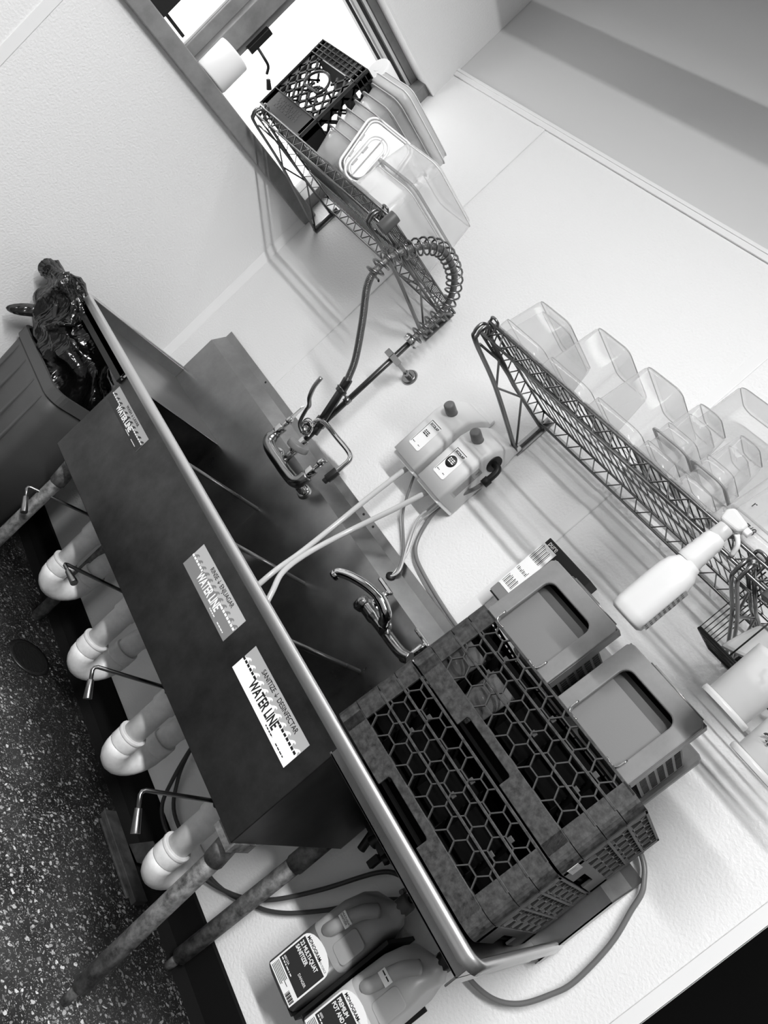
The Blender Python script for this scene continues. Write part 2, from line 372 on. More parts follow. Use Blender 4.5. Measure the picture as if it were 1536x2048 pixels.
dl = MB().box((XL + .01, -YR + .019, ZU - .006), (XA + .004, BK, ZU)); dl.box((XL + .01, -YR + .019, ZU - .03), (XL + .014, BK, ZR - .004)); dl.box((XL + .01, -YR + .019, ZU - .006), (XA, -YR + .022, ZR - .004))
part('drainboard', dl, M_STEEL, sink, bevel=.003)
dr = MB().box((XB - .004, -YR + .019, ZU - .006), (XR - .01, BK, ZU)); dr.box((XR - .014, -YR + .019, ZU - .03), (XR - .01, BK, ZR - .004)); dr.box((XB, -YR + .019, ZU - .006), (XR - .012, -YR + .022, ZR - .004))
part('drainboard', dr, M_STEEL, sink, bevel=.003)
# rolled rim: left end, front, right end
def roll_path(): 
    r = .03; pts = [(XL + .004, BK, 0)]
    pts.append((XL + .004, -YR + .0095 + r, 0))
    for k in range(1, 6): a = PI + (PI / 2) * k / 6; pts.append((XL + .004 + r + r * math.cos(a), -YR + .0095 + r + r * math.sin(a), 0))
    pts.append((XL + .004 + r, -YR + .0095, 0)); pts.append((XR - .004 - r, -YR + .0095, 0))
    for k in range(1, 6): a = -PI / 2 + (PI / 2) * k / 6; pts.append((XR - .004 - r + r * math.cos(a), -YR + .0095 + r + r * math.sin(a), 0))
    pts.append((XR - .004, -YR + .0095 + r, 0)); pts.append((XR - .004, BK + .03, 0)); return [V(p) for p in pts]
rp = roll_path(); rm = MB(); prof = [(.021, -.030)] + [(.0 + .021 * math.cos(math.radians(a)) - 0.0, -.019 + .019 * math.sin(math.radians(a))) for a in range(0, 181, 20)] + [(-.021, -.05)]
prof = [(.0075, -.026)] + [(.0075 * math.cos(math.radians(a)), -.007 + .007 * math.sin(math.radians(a))) for a in range(0, 181, 18)] + [(-.0075, -.034)]
secs = []
for i, p in enumerate(rp):
    a = rp[max(i - 1, 0)]; b = rp[min(i + 1, len(rp) - 1)]; t = (b - a).normalized(); out = t.cross(V((0, 0, 1)))
    secs.append([p + out * q[0] + V((0, 0, ZR + q[1])) for q in prof])
n = len(prof); fs = []
for i in range(len(secs) - 1):
    for j in range(n - 1): fs.append((i * n + j, i * n + j + 1, (i + 1) * n + j + 1, (i + 1) * n + j))
rm.add([p for s_ in secs for p in s_], fs, True)
rim = part('rolled_rim', rm, mat('rim_steel', .88, .42, 1), sink, solid=.003)
ap = MB(); ap.box((XL + .02, -YR + .026, ZU - .025), (XA, -YR + .019, ZR - .02)); ap.box((XL + .02, -YR + .026, ZU - .025), (XA, -YR + .052, ZU - .021)); part('apron', ap, M_DARK, sink, bevel=.001)  # left apron's shade is put into its colour with the dark metal
ap = MB(); ap.box((XB + .001, -.504, .904), (XR - .03, -.5, ZU)); ap.box((XB + .001, -.504, .904), (XR - .03, -.475, .908)); part('apron', ap, M_STEELD, sink, bevel=.001)
# splashback: upright, slanted shelf, wall flange
ZS1, ZS2, ZS3 = 1.1234, 1.1715, 1.2011
sp = MB().prism([(BK, ZU - .01), (BK, ZS1), (-.012, ZS2), (-.012, ZS3), (-.009, ZS3), (-.009, ZS2 - .002), (BK + .003, ZS1 - .002), (BK + .003, ZU - .01)], (XL, 0, 0), (0, 1, 0), (0, 0, 1), (XR - XL, 0, 0))
part('splashback', sp, M_STEEL, sink)
part('basin_back', MB().box((XA, BK, ZB), (XB, BK + .003, ZU - .01)), M_STEEL, sink)
part('splash_end_cap', MB().prism([(BK, ZU - .02), (BK, ZS1), (-.012, ZS2), (-.005, ZS2), (-.005, ZU - .02)], (XR - .003, 0, 0), (0, 1, 0), (0, 0, 1), (.003, 0, 0)), M_STEEL, sink)
hb = MB()
for x in (.55, 1.02, 1.30, 1.36, 1.9): hb.cyl((x, -.0135, ZS3 - .012), (x, -.0115, ZS3 - .012), .004, n=10)
part('flange_screw', hb, M_DARK, sink)
part('grommet', MB().lathe([(.011, 0), (.014, .002), (.015, .004), (.0, .004)], (1.55, -.032, 1.1465), (0, -.78, .62), 20), M_BLACK, sink)
lg = MB().tube([(2.052, -.47, ZB + .0), (2.055, -.45, .52)], .026, 16); lg.tube([(2.055, -.45, .52), (2.066, -.423, .06)], .023, 16); lg.tube([(2.066, -.423, .065), (2.067, -.421, .0)], .013, 12)
lg.box((2.02, -.51, ZB - .025), (2.088, -.43, ZB + .002)); part('leg', lg, M_RUST, sink)
lg = MB().tube([(2.056, -.1, ZB), (2.05, -.085, .5)], .028, 16).tube([(2.05, -.085, .5), (2.022, -.042, .05)], .024, 16).tube([(2.022, -.042, .055), (2.02, -.04, .0)], .014, 12); part('leg', lg, M_RUST, sink)
part('leg', MB().tube([(XA + .05, -.46, ZB), (XA + .05, -.45, .52)], .026, 16).tube([(XA + .05, -.45, .52), (XA + .05, -.45, 0)], .022, 16), M_RUST, sink)
part('leg', MB().tube([(XA + .05, -.1, ZB), (XA + .05, -.09, .0)], .022, 16), M_RUST, sink)

# water line stickers on the sink front
def sticker(x0, x1, z0, z1, label, words, top, bottom, wave, letter, dark_text, waves_n):
    y = -DF - .0012; W_, H_ = x1 - x0, z1 - z0
    t = thing('sink_sticker', label, 'sticker', ((x0 + x1) / 2, y, z0), None)
    part('sticker_field', MB().box((x0, y, z0), (x1, y + .0008, z1)), top, t)
    zl = z0 + H_ * .50
    part('sticker_band', MB().box((x0, y - .0003, z0), (x1, y, zl)), bottom, t)
    n = waves_n; wl = W_ / n; wv = MB()
    for i in range(n):
        a = x0 + i * wl
        pts = [(0, 0), (1, 0), (1, .05), (.86, .25), (.76, .62), (.92, .80), (.98, .66), (1.02, .80), (.93, 1.02), (.70, 1.0), (.50, .75), (.30, .35), (0, .12)]
        pts = [(min(p[0] * wl, W_ - i * wl), p[1] * H_ * .17) for p in pts]
        wv.prism(pts, (a, y - .0003, zl), (1, 0, 0), (0, 0, 1), (0, -.0003, 0))
    part('sticker_waves', wv, wave, t)
    dz = z0 + H_ * .455
    for fa, fb in ((0, .24), (.70, 1)):
        ds = MB(); xx = x0 + W_ * fa
        while xx < x0 + W_ * fb - .004: ds.box((xx, y - .0008, dz), (min(xx + .0088, x1), y - .0003, dz + H_ * .075)); xx += .0118
        part('sticker_dashes', ds, letter, t)
    text('sticker_title', 'WATER LINE', H_ * .46, (x0 + W_ * .24, y - .0004, z0 + H_ * .20), (1, 0, 0), (0, 0, 1), letter, t, .0004, fit=W_ * .46, bold=.0009)
    text('sticker_words', words, H_ * .235, ((x0 + x1) / 2 + W_ * .04, y - .0004, z0 + H_ * .76), (1, 0, 0), (0, 0, 1), dark_text, t, .0003, fit=W_ * min(.62, .030 * len(words) + .02), align='CENTER')
    print_lines('sticker_print', x0 + W_ * .62, y - .0003, z0 + H_ * .10, W_ * .12, H_ * .035, 1, letter, t, 3)
    print_lines('sticker_print', x0 + W_ * .80, y - .0003, z0 + H_ * .10, W_ * .13, H_ * .035, 1, letter, t, 5)
    return t
sticker(.672, .950, .838, .8935, 'dark "WATER LINE" sticker reading WASH LAVAR at the left end of the sink front', 'WASH \u2193 LAVAR', M_LABM, M_LABD, M_LABD, M_LAB, M_INK, 11)
sticker(1.401, 1.674, .812, .888, 'mid-grey "WATER LINE" sticker reading RINSE ENJUAGAR on the sink front', 'RINSE \u2193 ENJUAGAR', M_LABL, M_LABG, M_LABG, M_LAB, M_LABD, 12)
sticker(1.748, 2.032, .803, .880, 'white "WATER LINE" sticker reading SANITIZE DESINFECTAR on the sink front', 'SANITIZE \u2193 DESINFECTAR', M_LABM, M_LAB, M_LAB, M_INK, M_INK, 12)

# drains: PVC pipe with elbow and P trap, lever handles
pos_words = ['leftmost', 'second from the left', 'third from the left', 'rightmost, beside the front leg']
for i in range(4):
    x = XA + (i + .5) * WB - .018; y = -.285
    t = thing('drain_pipe', 'cream plastic sink drain pipe with elbow and trap, ' + pos_words[i], 'drain pipe', (x, y, .25), None, 'drain pipes under the sink')
    part('tailpipe', MB().cyl((x, y, .32), (x, y, ZB - .005), .034, n=24), M_PVC, t)
    part('slip_nut', MB().cyl((x, y, .452), (x, y, .505), .039, n=24).cyl((x, y, .505), (x, y, .512), .036, n=24), M_PVC, t, bevel=.002)
    part('hub_ring', MB().cyl((x, y, .288), (x, y, .33), .0415, n=24).cyl((x, y, .325), (x, y, .336), .044, n=24), M_PVC, t, bevel=.002)
    el = MB(); pts = [V((x, y, .29))]
    for k in range(1, 13): a = PI * k / 12; pts.append(V((x, y + .065 - .065 * math.cos(a), .285 - .065 * math.sin(a))))
    pts.append(V((x, y + .13, .30)))
    el.tube(pts, .040, 20); part('trap_bend', el, M_PVC, t)
    part('hub_ring', MB().cyl((x, y + .13, .295), (x, y + .13, .335), .0415, n=24), M_PVC, t, bevel=.002)
    pts = [V((x, y + .13, .33)), V((x, y + .13, .36))] + [V((x, y + .13 + .05 * (1 - math.cos(PI / 2 * k / 6)), .36 + .05 * math.sin(PI / 2 * k / 6))) for k in range(1, 7)] + [V((x, -.012, .41))]
    part('waste_arm', MB().tube(pts, .035, 18), M_PVC, t)
lev = [((.64, -.30, .445), (.73, -.51, .452), (.765, -.50, .403)), ((1.081, -.30, .479), (1.10, -.525, .486), (1.153, -.50, .474)), ((1.47, -.30, .485), (1.445, -.515, .452), (1.503, -.50, .391)), ((1.86, -.30, .480), (1.826, -.515, .448), (1.901, -.50, .389))]
lev = []
for base, corner, tip in [((.834, -.285, .53), (.678, -.5, .448), (.765, -.5, .403)), ((1.191, -.285, .53), (1.060, -.5, .47), (1.153, -.5, .479)), ((1.548, -.285, .53), (1.432, -.5, .442), (1.503, -.5, .391)), ((1.905, -.285, .53), (1.82, -.5, .444), (1.901, -.5, .389))]:
    lev.append((V(base), V(corner), V(tip)))
for i, (b, c, tip) in enumerate(lev):
    t = thing('drain_lever', 'bent metal drain lever with round grip, ' + ['leftmost', 'second from the left', 'third from the left', 'rightmost of the four'][i], 'lever', b, None, 'drain levers under the sink')
    d1 = (b - c).normalized(); d2 = (tip - c).normalized()
    part('lever_rod', MB().tube([b, c + d1 * .012, c + d1 * .004 + d2 * .004, c + d2 * .012, c + (tip - c) * .5], .0055, 10), M_WIRE, t)
    part('lever_grip', MB().tube([c + (tip - c) * .42, tip], [.0085, .0115], 14), M_STEEL, t, bevel=.001)
    part('valve_body', MB().cyl(b + V((0, 0, -.015)), b + V((0, 0, .015)), .036, n=20).cyl(b, b + (c - b).normalized() * .055, .016, n=16), M_DARK, t, bevel=.002)

# ------------------------------------------------------------ pre-rinse faucet
fx = 1.0
t = thing('pre_rinse_faucet', 'chrome pre-rinse faucet with tall riser and coiled spray hose', 'faucet', (fx, BK, 1.09))
bd = MB(); zb_ = 1.09; yb_ = -.12
bd.tube(smooth_path([(.885, yb_, 1.135), (.887, yb_, 1.105), (.905, yb_, zb_), (.95, yb_ - .004, zb_ - .004), (1.0, yb_ - .004, zb_ - .004), (1.05, yb_ - .004, zb_ - .004), (1.095, yb_, zb_), (1.113, yb_, 1.105), (1.115, yb_, 1.135)], 5), [.017] * 3 + [.021] * 38, 16)
bd.cyl((fx, yb_, zb_), (fx, yb_, 1.16), .012, n=14)
part('mixing_body', bd, M_SATIN, t)
for x in (.9, 1.1):
    part('wall_flange', MB().cyl((x, BK, 1.082), (x, BK - .012, 1.082), .027, .022, 24).cyl((x, BK - .01, 1.082), (x, BK - .035, 1.086), .016, n=6).cyl((x, BK - .03, 1.086), (x, yb_, 1.09), .014, n=16), M_CHROME, t, bevel=.001)
for x, s_ in ((.885, -1), (1.115, 1)):
    v_ = part('valve_stem', MB().cyl((x, yb_, 1.13), (x, yb_, 1.165), .018, n=6).cyl((x, yb_, 1.165), (x, yb_, 1.19), .008, n=12), M_CHROME, t, bevel=.001)
    part('lever_handle', MB().lathe([(.0, .016), (.010, .013), (.012, 0), (.010, -.008), (0, -.008)], (x, yb_, 1.192), (0, 0, 1), 16).prism([(0, -.006), (.02, -.008), (.062, -.006), (.070, 0), (.062, .006), (.02, .008), (0, .006)], (x, yb_, 1.192), (.35 * s_ if s_ > 0 else -.1, -.2 if s_ > 0 else .1, .35 if s_ > 0 else 1), (0, 1, .3), (.004 * s_, 0, .002)), M_CHROME, v_, bevel=.001)
kn = part('volume_knob', MB().cyl((fx + .012, yb_ - .012, 1.16), (fx + .01, yb_ - .018, 1.182), .038, .036, 32), M_KNOB, t, bevel=.004)
rs = MB().tube([(fx, -.122, 1.15), (fx, -.124, 1.80)], .0095, 14); part('riser_pipe', rs, M_STEELD, t)
rs = MB().cyl((fx, -.122, 1.14), (fx, -.122, 1.20), .016, n=6); part('riser_nut', rs, M_CHROME, t, bevel=.001)
cl = MB().cyl((fx, 0, 1.586), (fx, -.010, 1.586), .030, .024, 24).cyl((fx, -.008, 1.586), (fx, -.035, 1.586), .011, n=6).cyl((fx, -.03, 1.586), (fx, -.105, 1.586), .0065, n=12); cl.box((fx - .016, -.155, 1.576), (fx + .016, -.098, 1.597)); part('wall_clamp', cl, M_SATIN, t, bevel=.003)
hose = smooth_path([(fx, -.124, 1.655), (fx, -.126, 1.724), (fx, -.128, 1.80), (fx, -.155, 1.853), (fx, -.215, 1.893), (fx, -.305, 1.902), (fx, -.365, 1.875), (fx, -.409, 1.822), (fx, -.437, 1.762), (fx, -.439, 1.709), (fx, -.417, 1.66), (fx, -.33, 1.585), (fx, -.235, 1.494), (fx, -.190, 1.43)], 10)
part('spray_hose', MB().tube(hose, .0105, 12), mat('hose_braid', .5, .3, .9, bump=1, bscale=500), t)
def coil(path, r, wire, turns_per_m, n=14):
    L_ = [0]
    for a, b in zip(path, path[1:]): L_.append(L_[-1] + (b - a).length)
    tot = L_[-1]; N_ = int(tot * turns_per_m * n); out = []; k = 0; up = V((1, 0, 0))
    for i in range(N_):
        s_ = tot * i / N_
        while k < len(L_) - 2 and L_[k + 1] < s_: k += 1
        f = (s_ - L_[k]) / max(L_[k + 1] - L_[k], 1e-9); p = path[k].lerp(path[k + 1], f); tt = (path[k + 1] - path[k]).normalized(); w_ = tt.cross(up).normalized()
        a = 2 * PI * i / n; out.append(p + (up * math.cos(a) + w_ * math.sin(a)) * r)
    return out
cpath = hose[:96]
part('overhead_spring', MB().tube(coil(cpath, .0250, .0028, 40), .0032, 6), M_WIRE, t)
part('spring_collar', MB().cyl((fx, -.124, 1.652), (fx, -.124, 1.672), .025, n=20), M_CHROME, t, bevel=.002)
hs2 = hose[90:]
part('hose_ribs', MB().tube(coil(hs2, .0105, .001, 240, 8), .0014, 5), M_WIRE, t)
sv = part('spray_valve', MB().cyl((fx, -.192, 1.435), (fx, -.175, 1.395), .016, n=12).cyl((fx, -.176, 1.40), (fx, -.174, 1.388), .019, n=16).cyl((fx, -.174, 1.39), (fx, -.135, 1.285), .0135, .0155, 6).cyl((fx, -.136, 1.29), (fx, -.130, 1.262), .021, .021, 8).cyl((fx, -.128, 1.265), (fx, -.122, 1.235), .015, .017, 18), M_STEELD, t, bevel=.001)
part('spray_face', MB().lathe([(.0, -.012), (.016, -.012), (.023, 0), (.025, .006), (.022, .010)], (fx + .002, -.158, 1.235), (.2, -.8, -.3), 24), M_CHROME, sv)
part('spray_guard', MB().tube([V((fx, -.162, 1.235)) + (V((1, 0, 0)) * math.cos(a) + V((0, .35, -.93)) * math.sin(a)) * .028 for a in [2 * PI * k / 24 for k in range(24)]], .0025, 6, closed=True), M_CHROME, sv)
part('spray_lever', MB().tube(smooth_path([(fx, -.155, 1.21), (fx - .02, -.175, 1.225), (fx - .022, -.195, 1.265), (fx - .01, -.215, 1.29), (fx - .005, -.245, 1.31), (fx - .005, -.265, 1.345), (fx - .005, -.272, 1.38)], 5), [.006] * 14 + [.007] * 17, 10), M_STEEL, sv)
part('hose_hook', MB().tube(smooth_path([(fx, -.135, 1.386), (fx + .012, -.165, 1.395), (fx + .014, -.195, 1.40), (fx, -.205, 1.40)], 5), .0028, 8).cyl((fx, -.124, 1.376), (fx, -.124, 1.396), .0125, n=14), M_WIRE, t)
# swing spout swung to the right
spt = MB().tube(smooth_path([(fx, yb_ - .01, 1.215), (fx - .002, yb_ - .03, 1.265), (fx + .02, yb_ - .02, 1.285), (fx + .08, yb_, 1.285), (fx + .155, yb_ + .01, 1.285), (fx + .178, yb_ + .01, 1.272), (fx + .180, yb_ + .01, 1.245), (fx + .178, yb_ + .01, 1.215)], 6), .0085, 12)
part('swing_spout', spt, M_CHROME, t)
part('spout_aerator', MB().cyl((fx + .178, yb_ + .01, 1.22), (fx + .176, yb_ + .008, 1.178), .0145, n=8).cyl((fx + .176, yb_ + .008, 1.18), (fx + .176, yb_ + .008, 1.165), .010, n=8), M_DARK, t, bevel=.001)

# ------------------------------------------------------------ second faucet
t = thing('sink_faucet', 'chrome two-handle wall faucet with curved spout, beside the dish racks', 'faucet', (1.72, BK, 1.07))
y = -.12
b2 = MB().tube(smooth_path([(1.607, y - .01, 1.052), (1.625, y, 1.055), (1.66, y, 1.056), (1.72, y, 1.058), (1.80, y, 1.062), (1.835, y, 1.075)], 6), [.026] * 6 + [.021] * 8 + [.0165] * 17, 16)
b2.lathe([(.0, .014), (.022, .008), (.027, -.002), (.024, -.014)], (1.607, y - .008, 1.052), (-1, -.3, 0), 16)
part('mixing_body', b2, M_SATIN, t)
for x in (1.62, 1.82):
    part('wall_flange', MB().cyl((x, BK, 1.065), (x, BK - .012, 1.065), .025, .021, 24).cyl((x, BK - .01, 1.065), (x, y, 1.06), .014, n=16), M_CHROME, t, bevel=.001)
    v_ = part('valve_stem', MB().cyl((x, y + .02, 1.07), (x, y + .03, 1.115), .013, n=10).cyl((x, y + .03, 1.11), (x, y + .03, 1.128), .008, n=8), M_CHROME, t, bevel=.001)
    part('lever_handle', MB().box((x - .055, y + .024, 1.122), (x + .012, y + .038, 1.134)), M_CHROME, v_, bevel=.004)
sp_ = smooth_path([(1.735, y - .06, 1.085), (1.735, y - .085, 1.108), (1.70, y - .10, 1.122), (1.655, y - .115, 1.118), (1.60, y - .125, 1.098), (1.567, y - .13, 1.078), (1.562, y - .13, 1.066)], 6)
part('swing_spout', MB().tube([(1.725, y, 1.06), (1.728, y - .03, 1.08), (1.735, y - .06, 1.085)], [.019, .016, .015], 14).tube(sp_, [.0165] * 14 + [.0135] * 17 + [.014] * 6, 14), M_CHROME, t)
part('spout_aerator', MB().cyl((1.562, y - .13, 1.07), (1.562, y - .13, 1.055), .015, n=18), M_CHROME, t, bevel=.002)

# ------------------------------------------------------------ chemical dispensers
def dispenser(x0, label, elbow):
    W_ = .118; z0, z1 = 1.404, 1.665; D_ = .115
    t = thing('chemical_dispenser', label, 'dispenser', (x0 + W_ / 2, 0, z0), None)
    secs = []
    for z, d, e, yb0 in ((z0, D_ - .02, .006, 0), (z0 + .001, D_, 0, 0), (z0 + .17, D_ + .002, 0, 0), (z0 + .215, D_ - .012, .002, 0), (z0 + .245, D_ - .05, .006, 0), (z1, .03, .01, 0)):
        secs.append([V((x0 + W_ / 2 + p[0], -.004 - d / 2 + p[1] * 1.0, z)) for p in rrect(W_ - 2 * e, d, .012 if d > .05 else .006, 5)])
    part('hood', loft(MB(), secs), M_DISP, t)
    part('base_plate', MB().box((x0 + .004, -D_ + .012, z0 - .012), (x0 + W_ - .004, -.004, z0 + .002)), M_WHITE, t, bevel=.003)
    part('knob', MB().lathe([(.020, 0), (.020, .006), (.016, .008), (.016, .012), (.0175, .014), (.0165, .044), (.012, .048), (0, .048)], (x0 + W_ * .44, -.105, z0 + .195), (-.05, -.95, .25), 24), M_KNOB, t)
    part('wall_tab', MB().box((x0 + .03, -.016, z1 - .01), (x0 + W_ - .01, -.001, z1 + .018)), M_WHITE, t, bevel=.005)
    lb = part('label', MB().prism(rrect(.052, .10, .006, 3, .026, .05), (x0 + .028, -.004 - D_ - .002, z0 + .045), (1, 0, 0), (0, 0, 1), (0, -.0006, 0)), M_LAB, t)
    yy = -.004 - D_ - .0026
    part('label_border', MB().box((x0 + .030, yy - .0003, z0 + .140), (x0 + .078, yy, z0 + .142)).box((x0 + .030, yy - .0003, z0 + .052), (x0 + .0315, yy, z0 + .142)), M_INK, lb)
    text('lettering', 'ECOLAB', .011, (x0 + .036, yy, z0 + .128), (1, 0, 0), (0, 0, 1), M_INK, lb, .0003, squash=.95, bold=.0004)
    print_lines('small_print', x0 + .040, yy - .0006, z0 + .106, .024, .0032, 3, M_LAB if elbow else M_INK, lb, 4)
    print_lines('small_print', x0 + .034, yy, z0 + .058, .012, .0022, 1, M_INK, lb, 6)
    print_lines('small_print', x0 + .062, yy, z0 + .058, .008, .0022, 1, M_INK, lb, 7)
    if elbow: part('emblem', MB().lathe([(0, .0005), (.019, .0005), (.019, 0)], (x0 + .052, yy, z0 + .10), (0, -1, 0), 28), M_LABD, lb)
    if elbow:
        hx = x0 + W_; zz = z1 - .075
        part('inlet_port', MB().cyl((hx - .008, -.062, zz), (hx + .003, -.062, zz), .027, n=24), M_INK, t)
        part('inlet_elbow', MB().tube(smooth_path([(hx, -.062, zz), (hx + .022, -.066, zz), (hx + .030, -.067, zz - .015), (hx + .030, -.067, zz - .045)], 5), .010, 12).cyl((hx + .030, -.067, zz - .04), (hx + .030, -.067, zz - .062), .0135, n=8), M_BLACK, t)
        s_ = part('side_label', MB().box((hx + .0003, -.10, z0 + .035), (hx + .0012, -.070, z0 + .145)), M_LABM, t)
        ln_ = MB()
        for k in range(7): ln_.box((hx + .0012, -.097 + k * .0038, z0 + .042), (hx + .0016, -.0955 + k * .0038, z0 + .115))
        ln_.box((hx + .0012, -.088, z0 + .125), (hx + .0018, -.083, z0 + .14)); part('fine_print', ln_, M_LABG, s_)
    return t
dispenser(1.262, 'left white chemical dispenser with grey knob on the wall', False)
dispenser(1.398, 'right white chemical dispenser with round dark emblem and black side elbow', True)

def cable(name, pts, r, m, label, cat, n=8, sub=8, group=None):
    return single(name, MB().tube(smooth_path(pts, sub), r, n), m, label, cat, group, loc=pts[0])
cable('feed_tube', [(1.325, -.07, 1.395), (1.325, -.078, 1.36), (1.33, -.10, 1.24), (1.345, -.13, 1.12), (1.38, -.19, 1.0), (1.42, -.26, .92), (1.44, -.29, .80)], .0085, M_TUBE, 'clear tube from the left dispenser down into the sink', 'tube', 12)
cable('feed_tube', [(1.44, -.07, 1.395), (1.435, -.075, 1.37), (1.41, -.085, 1.27), (1.385, -.11, 1.15), (1.40, -.19, 1.02), (1.45, -.27, .95), (1.50, -.30, .90), (1.56, -.31, .80)], .0085, M_TUBE, 'clear tube from the right dispenser down into the sink', 'tube', 12)
cable('supply_tube', [(1.345, -.05, 1.395), (1.365, -.045, 1.36), (1.41, -.03, 1.29), (1.50, -.02, 1.225), (1.548, -.03, 1.175), (1.551, -.033, 1.14)], .004, M_HOSEG, 'thin grey tube from the left dispenser to the splashback hole', 'tube')
cable('supply_tube', [(1.475, -.05, 1.395), (1.467, -.04, 1.36), (1.462, -.03, 1.31), (1.50, -.02, 1.24), (1.553, -.03, 1.18), (1.549, -.034, 1.14)], .0035, M_TUBE, 'thin clear tube from the right dispenser to the splashback hole', 'tube')
cable('supply_tube', [(1.490, -.05, 1.395), (1.478, -.035, 1.35), (1.470, -.02, 1.30), (1.52, -.016, 1.22), (1.553, -.032, 1.14)], .003, M_TUBE, 'thinnest clear tube looping to the splashback hole', 'tube')
cable('water_hose', [(1.546, -.071, 1.545), (1.53, -.055, 1.50), (1.49, -.035, 1.43), (1.478, -.025, 1.37), (1.50, -.02, 1.29), (1.54, -.02, 1.245), (1.62, -.02, 1.226), (1.78, -.02, 1.213), (2.0, -.02, 1.212), (2.3, -.02, 1.22), (2.50, -.025, 1.24), (2.575, -.03, 1.20), (2.60, -.03, 1.14), (2.625, -.03, 1.06), (2.638, -.03, .95), (2.629, -.03, .886), (2.607, -.03, .816), (2.568, -.03, .768), (2.508, -.03, .742), (2.436, -.03, .738), (2.344, -.03, .732), (2.217, -.035, .724), (2.176, -.06, .716)], .0062, M_HOSEG, 'grey water hose running behind the racks and looping below the drainboard', 'hose', 10)
cable('drain_hose', [(1.532, -.03, .36), (1.534, -.03, .328), (1.576, -.03, .225), (1.626, -.03, .155), (1.725, -.03, .145), (1.872, -.03, .192), (1.985, -.03, .269), (2.06, -.03, .362), (2.125, -.03, .503), (2.185, -.03, .665), (2.225, -.03, .715), (2.27, -.06, .735), (2.283, -.12, .735)], .0062, M_HOSED, 'dark hose looping up from the floor to the left jug cap', 'hose', 10)
cable('drain_hose', [(1.528, -.018, .35), (1.531, -.018, .312), (1.582, -.018, .233), (1.68, -.018, .178), (1.904, -.018, .215), (2.034, -.018, .299), (2.104, -.018, .371), (2.167, -.018, .478), (2.21, -.018, .57), (2.273, -.018, .685), (2.36, -.018, .745), (2.44, -.06, .775), (2.468, -.12, .775)], .006, M_HOSED, 'lower dark hose passing behind the jugs to the right cap', 'hose', 10)
t = thing('shutoff_valve', 'small black plumbing valve under the drainboard', 'valve', (2.13, -.05, .70))
part('valve_body', MB().cyl((2.08, -.05, .722), (2.175, -.05, .715), .014, n=12).cyl((2.125, -.05, .70), (2.13, -.05, .775), .018, n=12).cyl((2.105, -.05, .72), (2.12, -.05, .665), .012, n=10).box((2.155, -.06, .665), (2.175, -.04, .70)), M_BLACK, t, bevel=.002)
part('valve_nut', MB().cyl((2.172, -.055, .716), (2.192, -.058, .716), .012, n=6), M_DARK, t)
part('wall_stub', MB().cyl((2.127, 0, .74), (2.127, -.05, .74), .011, n=12), M_DARK, t)

